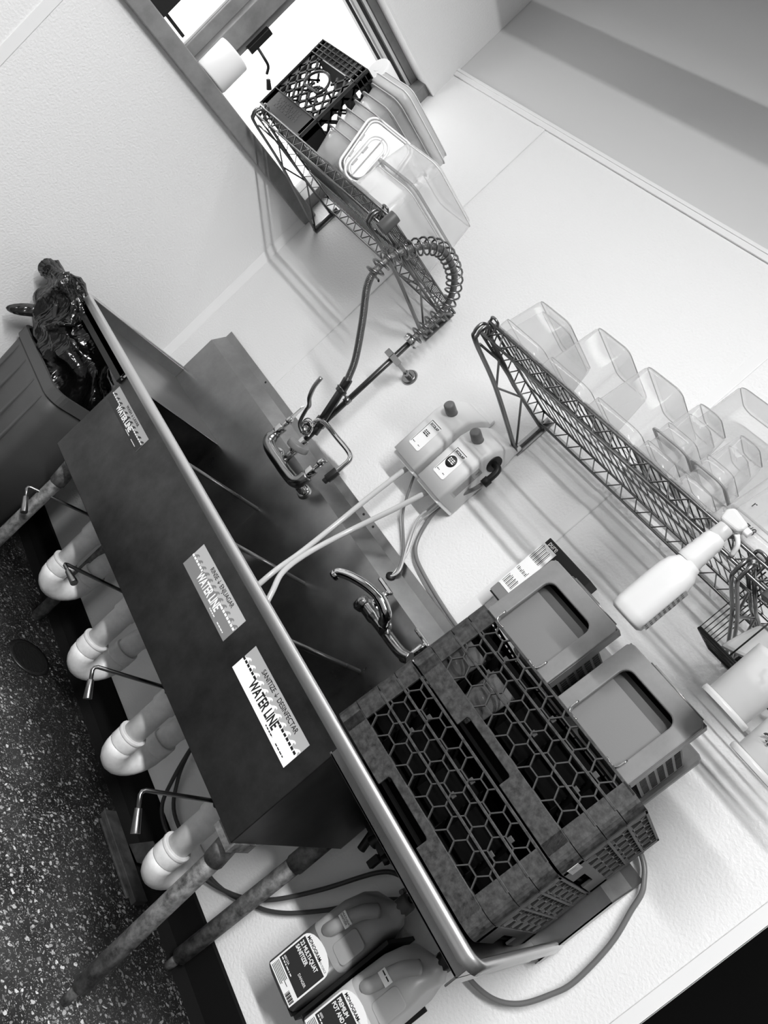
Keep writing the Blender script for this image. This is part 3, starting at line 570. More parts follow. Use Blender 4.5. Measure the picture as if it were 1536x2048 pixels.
# ------------------------------------------------------------ wall shelves
def wire_shelf(x0, x1, z, brk, wallz, label, clamp):
    YF, YBk = -.50, -.04; r = .0036
    t = thing('wire_shelf', label, 'shelf', ((x0 + x1) / 2, 0, z), None)
    for y_, nm in ((YF, 'front_truss'), (YBk, 'rear_truss')):
        tr = MB(); tr.cyl((x0, y_, z), (x1, y_, z), r, n=8); tr.cyl((x0, y_, z - .032), (x1, y_, z - .032), r, n=8)
        n = int((x1 - x0) / .028); pts = [(x0 + (x1 - x0) * k / n, y_, z if k % 2 == 0 else z - .032) for k in range(n + 1)]; tr.tube(pts, .0027, 6); part(nm, tr, M_WIRE, t)
    for x_ in (x0, x1):
        tr = MB(); tr.cyl((x_, YF, z), (x_, YBk, z), r, n=8); tr.cyl((x_, YF, z - .032), (x_, YBk, z - .032), r, n=8)
        n = 16; tr.tube([(x_, YF + (YBk - YF) * k / n, z if k % 2 == 0 else z - .032) for k in range(n + 1)], .0022, 6); part('end_truss', tr, M_WIRE, t)
    dk = MB(); n = int((x1 - x0) / .026)
    for k in range(1, n): dk.cyl((x0 + (x1 - x0) * k / n, YF, z + .003), (x0 + (x1 - x0) * k / n, YBk, z + .003), .0017, n=5)
    for y_ in (-.35, -.19):
        dk.cyl((x0, y_, z - .001), (x1, y_, z - .001), .0028, n=6)
    part('deck_wires', dk, M_WIRE, t)
    for bx in brk:
        g = MB()
        for s_ in (-.007, .007):
            xx = bx + s_
            loop = smooth_path([(xx, -.012, wallz), (xx, -.30, wallz + (z - .04 - wallz) * .58), (xx, -.49, z - .058), (xx, -.518, z - .045), (xx, -.522, z - .022), (xx, -.505, z - .012), (xx, -.47, z - .022)], 6)
            g.tube(loop, .0042, 8); g.tube([(xx, -.47, z - .022), (xx, -.25, z - .036), (xx, -.012, z - .036)], .0042, 8)
        zig = [(-.455, z - .055), (-.36, z - .038), (-.30, wallz + (z - .04 - wallz) * .56), (-.17, z - .038), (-.014, wallz + .01), (-.014, z - .04)]
        zig = [(-.48, z - .052), (-.38, z - .034), (-.30, wallz + (z - .04 - wallz) * .60), (-.19, z - .036), (-.02, wallz + .008)]
        g.tube([(bx, a, b) for a, b in zig], .0034, 8)
        g.tube(smooth_path([(bx - .014, -.49, z - .035), (bx - .014, -.50, z + .004), (bx - .008, -.512, z + .010), (bx + .008, -.512, z + .010), (bx + .014, -.50, z + .004), (bx + .014, -.49, z - .035)], 4), .0036, 8)
        br_ = part('bracket', g, M_WIRE, t)
        part('wall_plate', MB().box((bx - .016, -.004, wallz - .006), (bx + .016, 0, z - .0)).box((bx - .003, -.016, wallz), (bx + .003, -.004, z - .004)), M_STEEL, br_, bevel=.001)
        sc_ = MB()
        for zz in (wallz + .012, z - .02): sc_.cyl((bx - .011, -.007, zz), (bx - .011, -.004, zz), .004, n=10)
        part('screw', sc_, M_DARK, br_)
    for cx in clamp:
        part('sleeve_clamp', MB().cyl((cx, YF - .004, z + .012), (cx, YF - .004, z - .045), .019, .021, 16), M_GREYD, t, bevel=.002)
    return t
wire_shelf(.055, .962, 1.835, (.10, .915), 1.712, 'left chrome wire shelf reaching across the window, carrying crate and bins', (.967,))
wire_shelf(1.48, 2.72, 1.800, (1.495, 2.33), 1.665, 'right chrome wire shelf on the wall, carrying clear upturned pans', (2.40,))

# ------------------------------------------------------------ clear pans on the right shelf
def pan(x0, x1, y0, y1, z0, z1, label, group=None, rim=.008, taper=.012, inv=True, rr=.022, m=None, me_=None, step=True):
    """upturned food pan: rim flange at z0, closed bottom on top"""
    cx, cy = (x0 + x1) / 2, (y0 + y1) / 2; W_, D_ = x1 - x0, y1 - y0; zr_ = z0 if inv else z1; zt = z1 if inv else z0; sg = 1 if inv else -1
    t = thing('food_pan', label, 'pan', (cx, cy, z0), None, group)
    H_ = z1 - z0
    def ring(w_, d_, z, r): return [V((cx + p[0], cy + p[1], z)) for p in rrect(w_, d_, r, 5)]
    secs = [ring(W_ - .004, D_ - .004, zr_ + sg * .003, rr)]
    if step: secs += [ring(W_ - .006, D_ - .006, zr_ + sg * .03, rr), ring(W_ - .014, D_ - .014, zr_ + sg * .033, rr)]
    secs += [ring(W_ - .014 - 2 * taper * .9, D_ - .014 - 2 * taper * .9, zt - sg * .012, rr), ring(W_ - .018 - 2 * taper, D_ - .018 - 2 * taper, zt - sg * .004, rr), ring(W_ - .036 - 2 * taper, D_ - .036 - 2 * taper, zt, rr * .7)]
    part('pan_body', loft(MB(), secs, False, True), m or M_PC, t)
    fl = MB(); loft(fl, [ring(W_ + 2 * rim, D_ + 2 * rim, zr_, rr + rim), ring(W_ + 2 * rim, D_ + 2 * rim, zr_ + sg * .003, rr + rim), ring(W_ - .004, D_ - .004, zr_ + sg * .003, rr), ring(W_ - .004, D_ - .004, zr_, rr), ring(W_ + 2 * rim, D_ + 2 * rim, zr_, rr + rim)], False, False, False)
    part('pan_rim', fl, me_ or M_PCE, t)
    ed = MB(); ed.tube(ring(W_ - .018 - 2 * taper, D_ - .018 - 2 * taper, zt - sg * .005, rr), .0014, 5, closed=True)
    if step: part('pan_step_edge', MB().tube(ring(W_ - .008, D_ - .008, zr_ + sg * .031, rr), .0011, 5, closed=True), me_ or M_PCE, t)
    part('pan_edge', ed, me_ or M_PCE, t)
    return t
G = 'upturned clear pans on the right shelf'
ZS = 1.806
pan(1.487, 1.645, -.49, -.23, ZS, 1.93, 'first clear upturned pan, at the left end of the right wire shelf', G)
pan(1.502, 1.652, -.475, -.24, ZS + .004, 1.917, 'clear pan nested inside the first upturned pan of the right shelf', G, step=False)
pan(1.660, 1.812, -.49, -.22, ZS, 1.965, 'second clear upturned pan from the left end of the right shelf', G)
pan(1.825, 1.975, -.49, -.21, ZS, 1.965, 'third clear upturned pan on the right shelf, beside the tall one', G)
pan(1.86, 2.09, -.205, -.02, ZS, 2.15, 'tallest clear upturned pan, at the rear of the right shelf', G, taper=.018, rr=.03)
for k in range(2):
    pan(1.985, 2.075, -.49, -.36, ZS + .055 * k, 1.94 + .03 * k, ['small clear upturned pan, lower of the left small stack', 'small clear upturned pan, upper of the left small stack'][k], G, taper=.006, rr=.018)
    pan(2.095, 2.175, -.49, -.36, ZS + .055 * k, 1.94 + .03 * k, ['small clear upturned pan, lower of the right small stack', 'small clear upturned pan, upper of the right small stack'][k], G, taper=.006, rr=.018)
pn = pan(2.195, 2.36, -.49, -.22, ZS, 2.0, 'clear upturned pan with black handwriting behind the spray bottle', G)
text('marker_writing', 'r - 7/8', .02, (2.235, -.4905, 1.826), (1, 0, 0), (0, 0, 1), M_INK, pn, .0002)
text('marker_writing', 'r', .02, (2.24, -.4885, 1.868), (1, 0, 0), (0, 0, 1), M_INK, pn, .0002)
pan(2.21, 2.345, -.47, -.24, ZS + .045, 2.04, 'clear upturned pan stacked on the one with handwriting', G, step=False)

# ------------------------------------------------------------ left shelf: crate, pans, tub, lids, bin
def milk_crate():
    x0, x1, y0, y1, z0, z1 = .02, .335, -.485, -.17, 1.842, 2.145; TH = .008
    t = thing('milk_crate', 'black plastic milk crate on the left wire shelf in front of the window', 'crate', ((x0 + x1) / 2, (y0 + y1) / 2, z0))
    for (xa, ya) in ((x0, y0), (x1, y0), (x0, y1), (x1, y1)):
        cs = MB()
        sx = 1 if xa == x0 else -1; sy = 1 if ya == y0 else -1
        cs.box((min(xa, xa + sx * .03), min(ya, ya + sy * .008), z0), (max(xa, xa + sx * .03), max(ya, ya + sy * .008), z1)); cs.box((min(xa, xa + sx * .008), min(ya, ya + sy * .03), z0), (max(xa, xa + sx * .008), max(ya, ya + sy * .03), z1))
        part('corner_post', cs, M_CRATE, t, bevel=.002)
    for (za, zb2) in ((z1 - .055, z1), (z0, z0 + .075)):
        rm_ = MB(); rm_.box((x0, y0, za), (x1, y0 + TH, zb2)); rm_.box((x0, y1 - TH, za), (x1, y1, zb2)); rm_.box((x0, y0, za), (x0 + TH, y1, zb2)); rm_.box((x1 - TH, y0, za), (x1, y1, zb2))
        part('band', rm_, M_CRATE, t, bevel=.001)
    rb = MB(); rs_ = MB()
    for k in range(11):
        xx = x0 + (x1 - x0) * k / 10; rb.box((xx - .0015, y0 - .006, z1 - .055), (xx + .0015, y0, z1)); rs_.box((x1, y0 + (y1 - y0) * k / 10 - .0015, z1 - .055), (x1 + .006, y0 + (y1 - y0) * k / 10 + .0015, z1))
    for xx in (x0 + .0015, x1 - .0015): rb.box((xx - .0015, y0 - .006, z0), (xx + .0015, y0, z1))
    for yy in (y0 + .0015, y1 - .0015): rs_.box((x1, yy - .0015, z0), (x1 + .006, yy + .0015, z1))
    for zz in (z1, z1 - .018, z1 - .036, z1 - .055, z0 + .075, z0): rb.box((x0 - .003, y0 - .006, zz - .0015), (x1 + .003, y0, zz + .0015)); rs_.box((x1, y0, zz - .0015), (x1 + .006, y1, zz + .0015))
    part('ribs', rb, mat('crate_edge', .22, .3), t)
    part('ribs', rs_, MATS['crate_edge'], t)
    def diag(p0, uu, L_, za, zb2, nrm):
        mb = MB(); s_ = .050; H_ = zb2 - za
        hx0, hx1, hz = L_ * .30, L_ * .70, zb2 - .075
        k = -int(H_ / s_) - 1
        while k * s_ < L_:
            for sg in (1, -1):
                a0 = k * s_ if sg > 0 else k * s_ + H_
                pts = []
                for i in range(41):
                    f = i / 40; u_ = a0 + sg * f * H_; z_ = za + f * H_
                    if 0 <= u_ <= L_ and not (hx0 < u_ < hx1 and z_ > hz): pts.append((u_, z_))
                    else:
                        if len(pts) > 1: mb.bar(V(p0) + V(uu) * pts[0][0] + V((0, 0, pts[0][1])), V(p0) + V(uu) * pts[-1][0] + V((0, 0, pts[-1][1])), .0075, .006, nrm)
                        pts = []
                if len(pts) > 1: mb.bar(V(p0) + V(uu) * pts[0][0] + V((0, 0, pts[0][1])), V(p0) + V(uu) * pts[-1][0] + V((0, 0, pts[-1][1])), .0075, .006, nrm)
            k += 1
        ring_ = [V(p0) + V(uu) * (L_ / 2 + L_ * .2 * math.cos(a)) + V((0, 0, hz + .0 + .045 * max(math.sin(a), -.6))) for a in [2 * PI * q / 20 for q in range(20)]]
        mb.tube(ring_, .005, 6, closed=True)
        return mb
    part('lattice_side', diag((x0, y0, 0), (1, 0, 0), x1 - x0, z0 + .075, z1 - .055, (0, 1, 0)), M_CRATE, t)
    part('lattice_side', diag((x0, y1 - .006, 0), (1, 0, 0), x1 - x0, z0 + .075, z1 - .055, (0, 1, 0)), M_CRATE, t)
    part('lattice_side', diag((x0, y0, 0), (0, 1, 0), y1 - y0, z0 + .075, z1 - .055, (1, 0, 0)), M_CRATE, t)
    part('lattice_side', diag((x1 - .006, y0, 0), (0, 1, 0), y1 - y0, z0 + .075, z1 - .055, (1, 0, 0)), M_CRATE, t)
    fl = MB()
    for k in range(12): fl.box((x0, y0 + (y1 - y0) * k / 11 - .004, z0), (x1, y0 + (y1 - y0) * k / 11 + .004, z0 + .006))
    part('crate_base', fl, M_CRATE, t)
    print_lines('embossed_notice', x0 + .06, y0 - .0002, z0 + .055, .17, .006, 4, MATS['crate_edge'], t, 8)
    return t
milk_crate()
G2 = 'stacked pans and lids on the left shelf'
zz = 1.842
for k in range(6):
    z0 = zz + k * .037
    pan(.358, .538, -.462, -.17, z0, z0 + .10, 'clear shallow pan, ' + ['bottom', 'second', 'third', 'fourth', 'fifth', 'top'][k] + ' of the nested stack beside the crate', G2, inv=False, taper=.012, rr=.03, step=False, m=M_PEC, me_=M_LABL)
t = thing('white_tub', 'white plastic tub resting on the nested clear pans', 'tub', (.443, -.33, 2.13))
def ringw(w_, d_, z, r): return [V((.450 + p[0], -.318 + p[1], z)) for p in rrect(w_, d_, r, 6)]
part('tub_body', loft(MB(), [ringw(.190, .30, 2.130, .03), ringw(.205, .31, 2.134, .03), ringw(.205, .31, 2.160, .03), ringw(.190, .295, 2.162, .03), ringw(.184, .289, 2.180, .03), ringw(.165, .27, 2.186, .025)]), M_PE, t)
part('tub_edge', MB().tube(ringw(.207, .312, 2.160, .03), .0022, 6, closed=True).tube(ringw(.186, .291, 2.181, .03), .0016, 6, closed=True), M_WHITE, t)
def lid(name, o, u, v, W_, H_, label, th=.012):
    o, v = V(o), V(v).normalized(); u = V(u); u = (u - v * u.dot(v)).normalized(); nrm = u.cross(v).normalized()
    t = thing(name, label, 'lid', o)
    part('lid_panel', MB().prism(rrect(W_ - .03, H_ - .03, .025, 4, W_ / 2, H_ / 2), o, u, v, nrm * .003), M_WHITE, t)
    rg = MB().tube([o + u * a + v * b for a, b in rrect(W_, H_, .035, 6, W_ / 2, H_ / 2)], .0042, 8, closed=True); rg.tube([o + u * a + v * b + nrm * .006 for a, b in rrect(W_ - .022, H_ - .022, .028, 6, W_ / 2, H_ / 2)], .003, 8, closed=True)
    part('lid_rim', rg, M_WHITE, t)
    tb = MB()
    for f in (.3, .6): tb.box((-.012, -.003, 0), (.012, .003, .006), Matrix.Translation(o + v * H_ * f + u * .016) @ Matrix((u, v, nrm)).transposed().to_4x4() @ Matrix.Rotation(PI / 2, 4, 'Z'))
    part('lid_tab', tb, M_LABM, t)
lid('container_lid', (.588, -.488, 1.845), (.62, .72, .2), (-.36, .05, .92), .17, .215, 'white plastic lid leaning beside the nested pans, left of two')
lid('container_lid', (.622, -.490, 1.845), (.70, .55, .2), (-.16, .02, .97), .075, .16, 'smaller white plastic lid leaning against the clear storage bins')
# two clear storage bins, upturned, one on the other
def big_bin(x0, x1, y0, y1, z0, z1, label):
    t = thing('storage_bin', label, 'storage bin', ((x0 + x1) / 2, (y0 + y1) / 2, z0), None, 'clear storage bins on the left shelf')
    cx, cy = (x0 + x1) / 2, (y0 + y1) / 2; w_, d_ = x1 - x0, y1 - y0
    def r_(e, z, r): return [V((cx + p[0], cy + p[1], z)) for p in rrect(w_ - e, d_ - e, r, 6)]
    part('bin_body', loft(MB(), [r_(.016, z0 + .003, .03), r_(.022, z0 + .03, .03), r_(.036, z1 - .012, .03), r_(.056, z1, .025)], False, True), M_PEC, t)
    part('bin_rim', loft(MB(), [r_(0, z0, .035), r_(0, z0 + .007, .035), r_(.018, z0 + .007, .03), r_(.018, z0, .03), r_(0, z0, .035)], False, False, False), M_PCE, t)
    part('bin_edge', MB().tube(r_(.036, z1 - .010, .03), .0018, 6, closed=True), M_WHITE, t)
big_bin(.665, .905, -.485, -.16, 1.842, 1.944, 'lower of two clear upturned storage bins at the right end of the left shelf')
big_bin(.675, .900, -.480, -.165, 1.946, 2.05, 'upper of two clear upturned storage bins at the right end of the left shelf')
t = thing('white_carton', 'white carton inside the lower clear storage bin on the left shelf', 'carton', (.77, -.33, 1.842))
part('carton_body', MB().box((.69, -.46, 1.846), (.85, -.20, 1.925)), M_PAPER, t, bevel=.006)
part('carton_flap', MB().box((.70, -.466, 1.855), (.76, -.4605, 1.90)), M_PAPER, t, bevel=.004)
# paper rolls
t = thing('paper_roll', 'white paper roll standing on the window sill beside the mullion', 'paper roll', (-.035, -.63, ZW0 + .03))
part('roll_body', MB().cyl((-.05, -.635, ZW0 + .034), (-.05, -.635, ZW0 + .155), .062, n=40), M_PAPER, t, bevel=.008)
part('roll_core', MB().cyl((-.05, -.635, ZW0 + .150), (-.05, -.635, ZW0 + .157), .02, n=20), M_LABG, t)
t = thing('paper_roll', 'white paper roll lying on top of the black milk crate', 'paper roll', (.26, -.36, 2.148))
part('roll_body', MB().cyl((.262, -.42, 2.196), (.262, -.30, 2.196), .045, n=40), M_PAPER, t, bevel=.008)
part('roll_core', MB().cyl((.262, -.4215, 2.196), (.262, -.41, 2.196), .014, n=20), M_PAPER, t)

# ------------------------------------------------------------ spray bottle hooked over the right shelf
t = thing('spray_bottle', 'white spray bottle hanging by its trigger from the right shelf', 'spray bottle', (2.25, -.535, 1.53))
cx, cy = 2.264, -.535
def rb_(w_, d_, z, dx=0): return [V((cx + dx + p[0], cy + p[1], z)) for p in rrect(w_, d_, min(w_, d_) * .45, 6)]
part('bottle_body', loft(MB(), [rb_(.060, .045, 1.552), rb_(.073, .054, 1.558), rb_(.076, .056, 1.575), rb_(.076, .056, 1.64), rb_(.074, .054, 1.668), rb_(.066, .050, 1.688), rb_(.050, .044, 1.70), rb_(.046, .044, 1.708)]), M_WHITEB, t)
part('bottle_neck', MB().lathe([(.023, 0)] + [(.024 - .0004 * k + (.0012 if k % 2 else 0), .008 * k) for k in range(1, 9)] + [(.018, .072)], (cx - .004, cy, 1.704), (0, .02, 1), 28), M_WHITEB, t)
part('neck_collar', MB().cyl((cx - .006, cy, 1.772), (cx - .006, cy, 1.80), .0175, .0155, 28), M_PE, t, bevel=.002)
th = MB().prism([(-.020, 0), (.020, .002), (.026, .014), (.024, .026), (-.016, .034), (-.026, .022)], (cx - .004, cy - .013, 1.80), (1, 0, 0), (0, 0, 1), (0, .026, 0))
part('trigger_head', th, M_WHITEB, t, bevel=.006, seg=3)
part('nozzle', MB().cyl((cx + .020, cy, 1.816), (cx + .032, cy, 1.816), .008, n=12), M_WHITE, t, bevel=.002)
part('trigger', MB().tube(smooth_path([(cx + .016, cy, 1.802), (cx + .028, cy + .012, 1.79), (cx + .030, cy + .028, 1.772)], 4), .005, 8), M_WHITE, t)
lb = part('bottle_label', MB().add([(cx + .0392, cy - .014, 1.565), (cx + .0392, cy + .014, 1.565), (cx + .0392, cy + .014, 1.665), (cx + .0392, cy - .014, 1.665)], [(0, 1, 2, 3)]), M_LABM, t)
fp = MB()
for k in range(9):
    for q in range(3): fp.box((cx + .0393, cy - .013 + q * .009, 1.568 + k * .0105), (cx + .0397, cy - .013 + q * .009 + .003 + .004 * random.random(), 1.570 + k * .0105 + .003))
part('label_print', fp, M_GREYD, lb)

# ------------------------------------------------------------ wire basket with dark pouch, jars at the right edge
t = thing('wire_basket', 'dark wire basket hanging under the right shelf at the photo edge', 'basket', (2.45, -.2, 1.64))
bx0, bx1, by0, by1, bz0, bz1 = 2.30, 2.62, -.30, -.12, 1.655, 1.83
wb = MB()
for (z_, rr_) in ((bz0, .0032), (bz0 + .004, .0022)):
    wb.tube([(bx0, by0, z_), (bx1, by0, z_), (bx1, by1, z_), (bx0, by1, z_)], rr_, 6, closed=True)
for k in range(6): yy = by0 + (by1 - by0) * k / 5; wb.tube([(bx1, yy, bz0), (bx0, yy, bz0), (bx0, yy, bz1)], .0018, 5)
for k in range(1, 5): xx = bx0 + (bx1 - bx0) * k / 4; wb.tube([(xx, by0, bz1), (xx, by0, bz0), (xx, by1, bz0)], .0018, 5)
wb.tube([(bx0, by0, bz1 - .02), (bx0, by1, bz1 - .02), (bx1, by1, bz1 - .02), (bx1, by0, bz1 - .02)], .003, 6, closed=True)
part('basket_wires', wb, M_DARK, t)
part('basket_hook', MB().tube([(bx0 + .03, by1, bz1 - .02), (bx0 + .03, by1, 1.80)], .003, 6).tube([(bx1 - .03, by1, bz1 - .02), (bx1 - .03, by1, 1.80)], .003, 6), M_DARK, t)
def leaf(x, z, L_, wd, yy): 
    return [(x + L_ * f * .62 + wd * s_ * math.sin(PI * f) * .6, z + L_ * f * .78 - wd * s_ * math.sin(PI * f) * .5) for s_, fr_ in ((1, [i / 10 for i in range(11)]), (-1, [i / 10 for i in range(9, 0, -1)])) for f in fr_]
t = thing('oven_glove', 'pale and black folded oven glove lying in the wire basket', 'glove', (2.42, -.22, 1.665))
part('glove_cuff', MB().prism(leaf(2.345, 1.662, .24, .06, 0), (0, -.27, 0), (1, 0, 0), (0, 0, 1), (0, .02, 0)), M_LABL, t, bevel=.008)
part('glove_palm', MB().prism(leaf(2.375, 1.662, .24, .055, 0), (0, -.245, 0), (1, 0, 0), (0, 0, 1), (0, .06, 0)), M_BLACK, t, bevel=.008)

def jar(cx, cy, z0, r, h, m, label, word=None, tilt=(0, 0, 1)):
    t = thing('measuring_cup', label, 'cup', (cx, cy, z0))
    ax = V(tilt).normalized()
    part('cup_body', MB().lathe([(0, 0), (r * .85, 0), (r * .93, .006), (r, h * .9), (r * 1.0, h), (r * .95, h), (r * .88, .01), (0, .006)], (cx, cy, z0), ax, 36), m, t)
    part('cup_rim', MB().lathe([(r * 1.07, -.012), (r * 1.10, -.006), (r * 1.07, 0), (r * .95, 0), (r, -.012)], (cx, cy, z0 + 0.004), ax, 36), m, t)
    if word: text('marker_writing', word, .03, (cx - r * .55, cy - r * 1.02, z0 + h * .42), (1, 0, 0), (0, 0, 1), M_INK, t, .0004, bold=.0008)
    return t
jar(2.476, -.45, 1.578, .046, .12, M_PE, 'white upturned cup at the right photo edge, left of two')
jar(2.580, -.45, 1.545, .048, .09, M_PE, 'milky upturned cup with black writing to the right of the white cup', 'er')
t = thing('wall_peg', 'pair of thin metal wall pegs carrying the two upturned cups', 'peg', (2.53, 0, 1.62))
for px_, pz_ in ((2.476, 1.66), (2.580, 1.62)): part('peg_rod', MB().tube([(px_, 0, pz_), (px_, -.47, pz_), (px_, -.48, pz_ + .01)], .0035, 8), M_WIRE, t)

# ------------------------------------------------------------ glass racks
RX, RW, RY, TL = 2.020, .508, -.539, .1519
RHT = .191
ROT = Matrix.Rotation(-TL, 3, 'X')
HEXL = .0243
def hexpanel(w0, w1, z0, z1):
    """hexagon edges clipped to the rectangle, returned as 2D segments"""
    L_ = HEXL; dx = 1.5 * L_; dz = math.sqrt(3) * L_; segs = set(); nx = int((w1 - w0) / dx) + 3
    for i in range(-1, nx):
        for j in range(-1, int((z1 - z0) / dz) + 3):
            cx_ = w0 + i * dx; cz_ = z0 + j * dz + (dz / 2 if i % 2 else 0)
            for k in range(3):
                a = math.radians(60 * k); b = math.radians(60 * (k + 1)); p = (cx_ + L_ * math.cos(a), cz_ + L_ * math.sin(a)); q = (cx_ + L_ * math.cos(b), cz_ + L_ * math.sin(b))
                t0, t1 = 0., 1.; ok = True; d = (q[0] - p[0], q[1] - p[1])
                for ax_, lo, hi in ((0, w0, w1), (1, z0, z1)):
                    if abs(d[ax_]) < 1e-9:
                        if not lo <= p[ax_] <= hi: ok = False
                    else:
                        ta = (lo - p[ax_]) / d[ax_]; tb_ = (hi - p[ax_]) / d[ax_]
                        if ta > tb_: ta, tb_ = tb_, ta
                        t0 = max(t0, ta); t1 = min(t1, tb_)
                if ok and t1 - t0 > .02: segs.add((round(p[0] + d[0] * t0, 5), round(p[1] + d[1] * t0, 5), round(p[0] + d[0] * t1, 5), round(p[1] + d[1] * t1, 5)))
    return segs
SEAMS = (.047, .102, .147)
RWX, RD = RW, .468
def rack(lz, label, glasses):
    base = V((RX, RY, ZR + .006)) + ROT @ V((0, 0, lz))
    t = thing('glass_rack', label, 'dish rack', base, ROT)
    H_ = RHT; CW = .052
    # each side is described in its own plane: (origin, along, inward normal)
    sides = [((0, 0, 0), (1, 0, 0), (0, 1, 0)), ((RWX, 0, 0), (0, 1, 0), (-1, 0, 0)), ((RWX, RD, 0), (-1, 0, 0), (0, -1, 0)), ((0, RD, 0), (0, -1, 0), (1, 0, 0))]
    for si, (o, u, nn) in enumerate(sides):
        RW = RWX if si % 2 == 0 else RD
        o, u, nn = V(o), V(u), V(nn); Z = V((0, 0, 1))
        bd = MB(); notch = [(CW * .6, .0), (RW * .36, 0), (RW * .36, .024), (RW * .37, .027), (RW * .63, .027), (RW * .64, .024), (RW * .64, 0), (RW - CW * .6, 0), (RW - CW * .6, SEAMS[0]), (CW * .6, SEAMS[0])]
        bd.prism(notch, o, u, Z, nn * .006)
        part('base_band', bd, M_RACK, t, world=False, bevel=.0012)
        if si < 2: part('handle_dark_bar', MB().prism([(RW * .36, .0), (RW * .64, .0), (RW * .64, .026), (RW * .36, .026)], o + nn * .03, u, Z, nn * .004), M_INNER, t, world=False)  # bar set back in the notch; the undercut's shade is its dark colour
        hx = MB()
        for (a0, b0, a1, b1) in hexpanel(CW, RW - CW, SEAMS[0], H_ - .004): hx.bar(o + u * a0 + Z * b0 + nn * .001, o + u * a1 + Z * b1 + nn * .001, .0026, .006, nn)
        part('hex_lattice', hx, M_RACKD, t, world=False)
        rb = MB()
        for z_ in SEAMS[1:]: rb.box((0, 0, 0), (1, 1, 1), Matrix.Translation(o + u * CW * .5 + Z * (z_ - .004) - nn * .001) @ Matrix((u * (RW - CW), nn * .007, Z * .0055)).transposed().to_4x4())
        rb.box((0, 0, 0), (1, 1, 1), Matrix.Translation(o + u * CW * .5 + Z * (H_ - .006)) @ Matrix((u * (RW - CW), nn * .006, Z * .006)).transposed().to_4x4())
        part('rail', rb, M_RACK, t, world=False, bevel=.001)
        if si == 0:
            for z_ in SEAMS[1:]:
                for f in (.25, .55, .8): part('clip', MB().box((0, 0, 0), (1, 1, 1), Matrix.Translation(o + u * RW * f + Z * (z_ + .004) + nn * .008) @ Matrix((u * .012, nn * .006, Z * .010)).transposed().to_4x4()), M_RACKD, t, world=False, bevel=.001)
    for (cx_, cy_, a0) in ((0, 0, 180), (RWX, 0, 270), (RWX, RD, 0), (0, RD, 90)):
        cr_ = MB(); r = .028; sx = 1 if cx_ == 0 else -1; sy = 1 if cy_ == 0 else -1
        arc = [(cx_ + sx * r + r * math.cos(math.radians(a0 + 90 * k / 6)), cy_ + sy * r + r * math.sin(math.radians(a0 + 90 * k / 6))) for k in range(7)]
        # outline: along first wall, arc, along second wall
        e1 = V((arc[0][0], arc[0][1], 0)); e2 = V((arc[-1][0], arc[-1][1], 0))
        d1 = V((arc[0][0] - arc[1][0], arc[0][1] - arc[1][1], 0)); d1 = V((round(d1.normalized().x), round(d1.normalized().y), 0)); d2 = V((arc[-1][0] - arc[-2][0], arc[-1][1] - arc[-2][1], 0)); d2 = V((round(d2.normalized().x), round(d2.normalized().y), 0))
        out = [e1 + d1 * (CW - r + .004)] + [V((a, b, 0)) for a, b in arc] + [e2 + d2 * (CW - r + .004)]
        cen = V((cx_ + sx * r, cy_ + sy * r, 0)); inn_ = []
        for p in out:
            v_ = cen - p; q = p.copy()
            inn_.append(p + (V((sx, sy, 0)) * .005 if 0 else V(((cx_ + sx * .006 - p.x) if abs(p.x - cx_) < 1e-6 else 0, (cy_ + sy * .006 - p.y) if abs(p.y - cy_) < 1e-6 else 0, 0)) + (v_.normalized() * .006 if (abs(p.x - cx_) > 1e-6 and abs(p.y - cy_) > 1e-6) else V((0, 0, 0)))))
        prev = 0
        zs = [0.0] + [z_ for z_ in SEAMS] + [H_]
        for k in range(4):
            za, zb2 = zs[k] + .0008, zs[k + 1] - .0008
            loopp = out + inn_[::-1]
            loft(cr_, [[V((p.x, p.y, za)) for p in loopp], [V((p.x, p.y, zb2)) for p in loopp]], True, True, False)
        part('corner_post', cr_, M_RACK, t, world=False)
    fl = MB().box((.01, .01, .003), (RWX - .01, RD - .01, .009)); part('rack_base', fl, M_INNER, t, world=False)
    dv = MB()
    for k in range(1, 5): a = RWX * k / 5; c = RD * k / 5; dv.box((a - .001, .04, .01), (a + .001, RD - .01, H_ - .03)); dv.box((.01, c - .001, .01), (RWX - .01, c + .001, H_ - .03))
    dv.box((.012, RD - .014, .01), (RWX - .012, RD - .012, H_ - .01)); dv.box((.012, .06, .01), (.014, RD - .012, H_ - .01))
    part('compartment_divider', dv, M_INNER, t, world=False)
    return t, base
lower, lb0 = rack(0, 'lower black glass rack with hexagon sides on the right drainboard', 0)
upper, ub0 = rack(RHT + .004, 'upper black glass rack with hexagon sides stacked on another rack', 1)
if True:
    tg = thing('rack_tag', 'small white tag stuck on the right end of the upper rack', 'tag', ub0, ROT)
    part('tag_sheet', MB().box((RW + .0005, .02, .012), (RW + .0015, .085, .036)), M_LABM, tg, world=False)
    part('tag_print', MB().box((RW + .0015, .03, .018), (RW + .002, .042, .03)).box((RW + .0015, .05, .018), (RW + .002, .056, .03)), M_LABG, tg, world=False)
def glass(ix, iy, lz, label):
    c = V((RX, RY, ZR + .006)) + ROT @ V((ix, iy, lz))
    t = thing('tumbler', label, 'glass', c, ROT, 'tumblers in the upper rack')
    part('tumbler_wall', MB().lathe([(.030, 0), (.031, .002), (.036, .11), (.034, .11), (.029, .008), (.0, .008)], (0, 0, 0), (0, 0, 1), 28), M_GLASS, t, world=False)
    part('tumbler_foot', MB().lathe([(0, 0), (.030, 0), (.031, .006), (0, .008)], (0, 0, 0), (0, 0, 1), 28), M_GLASS, t, world=False)
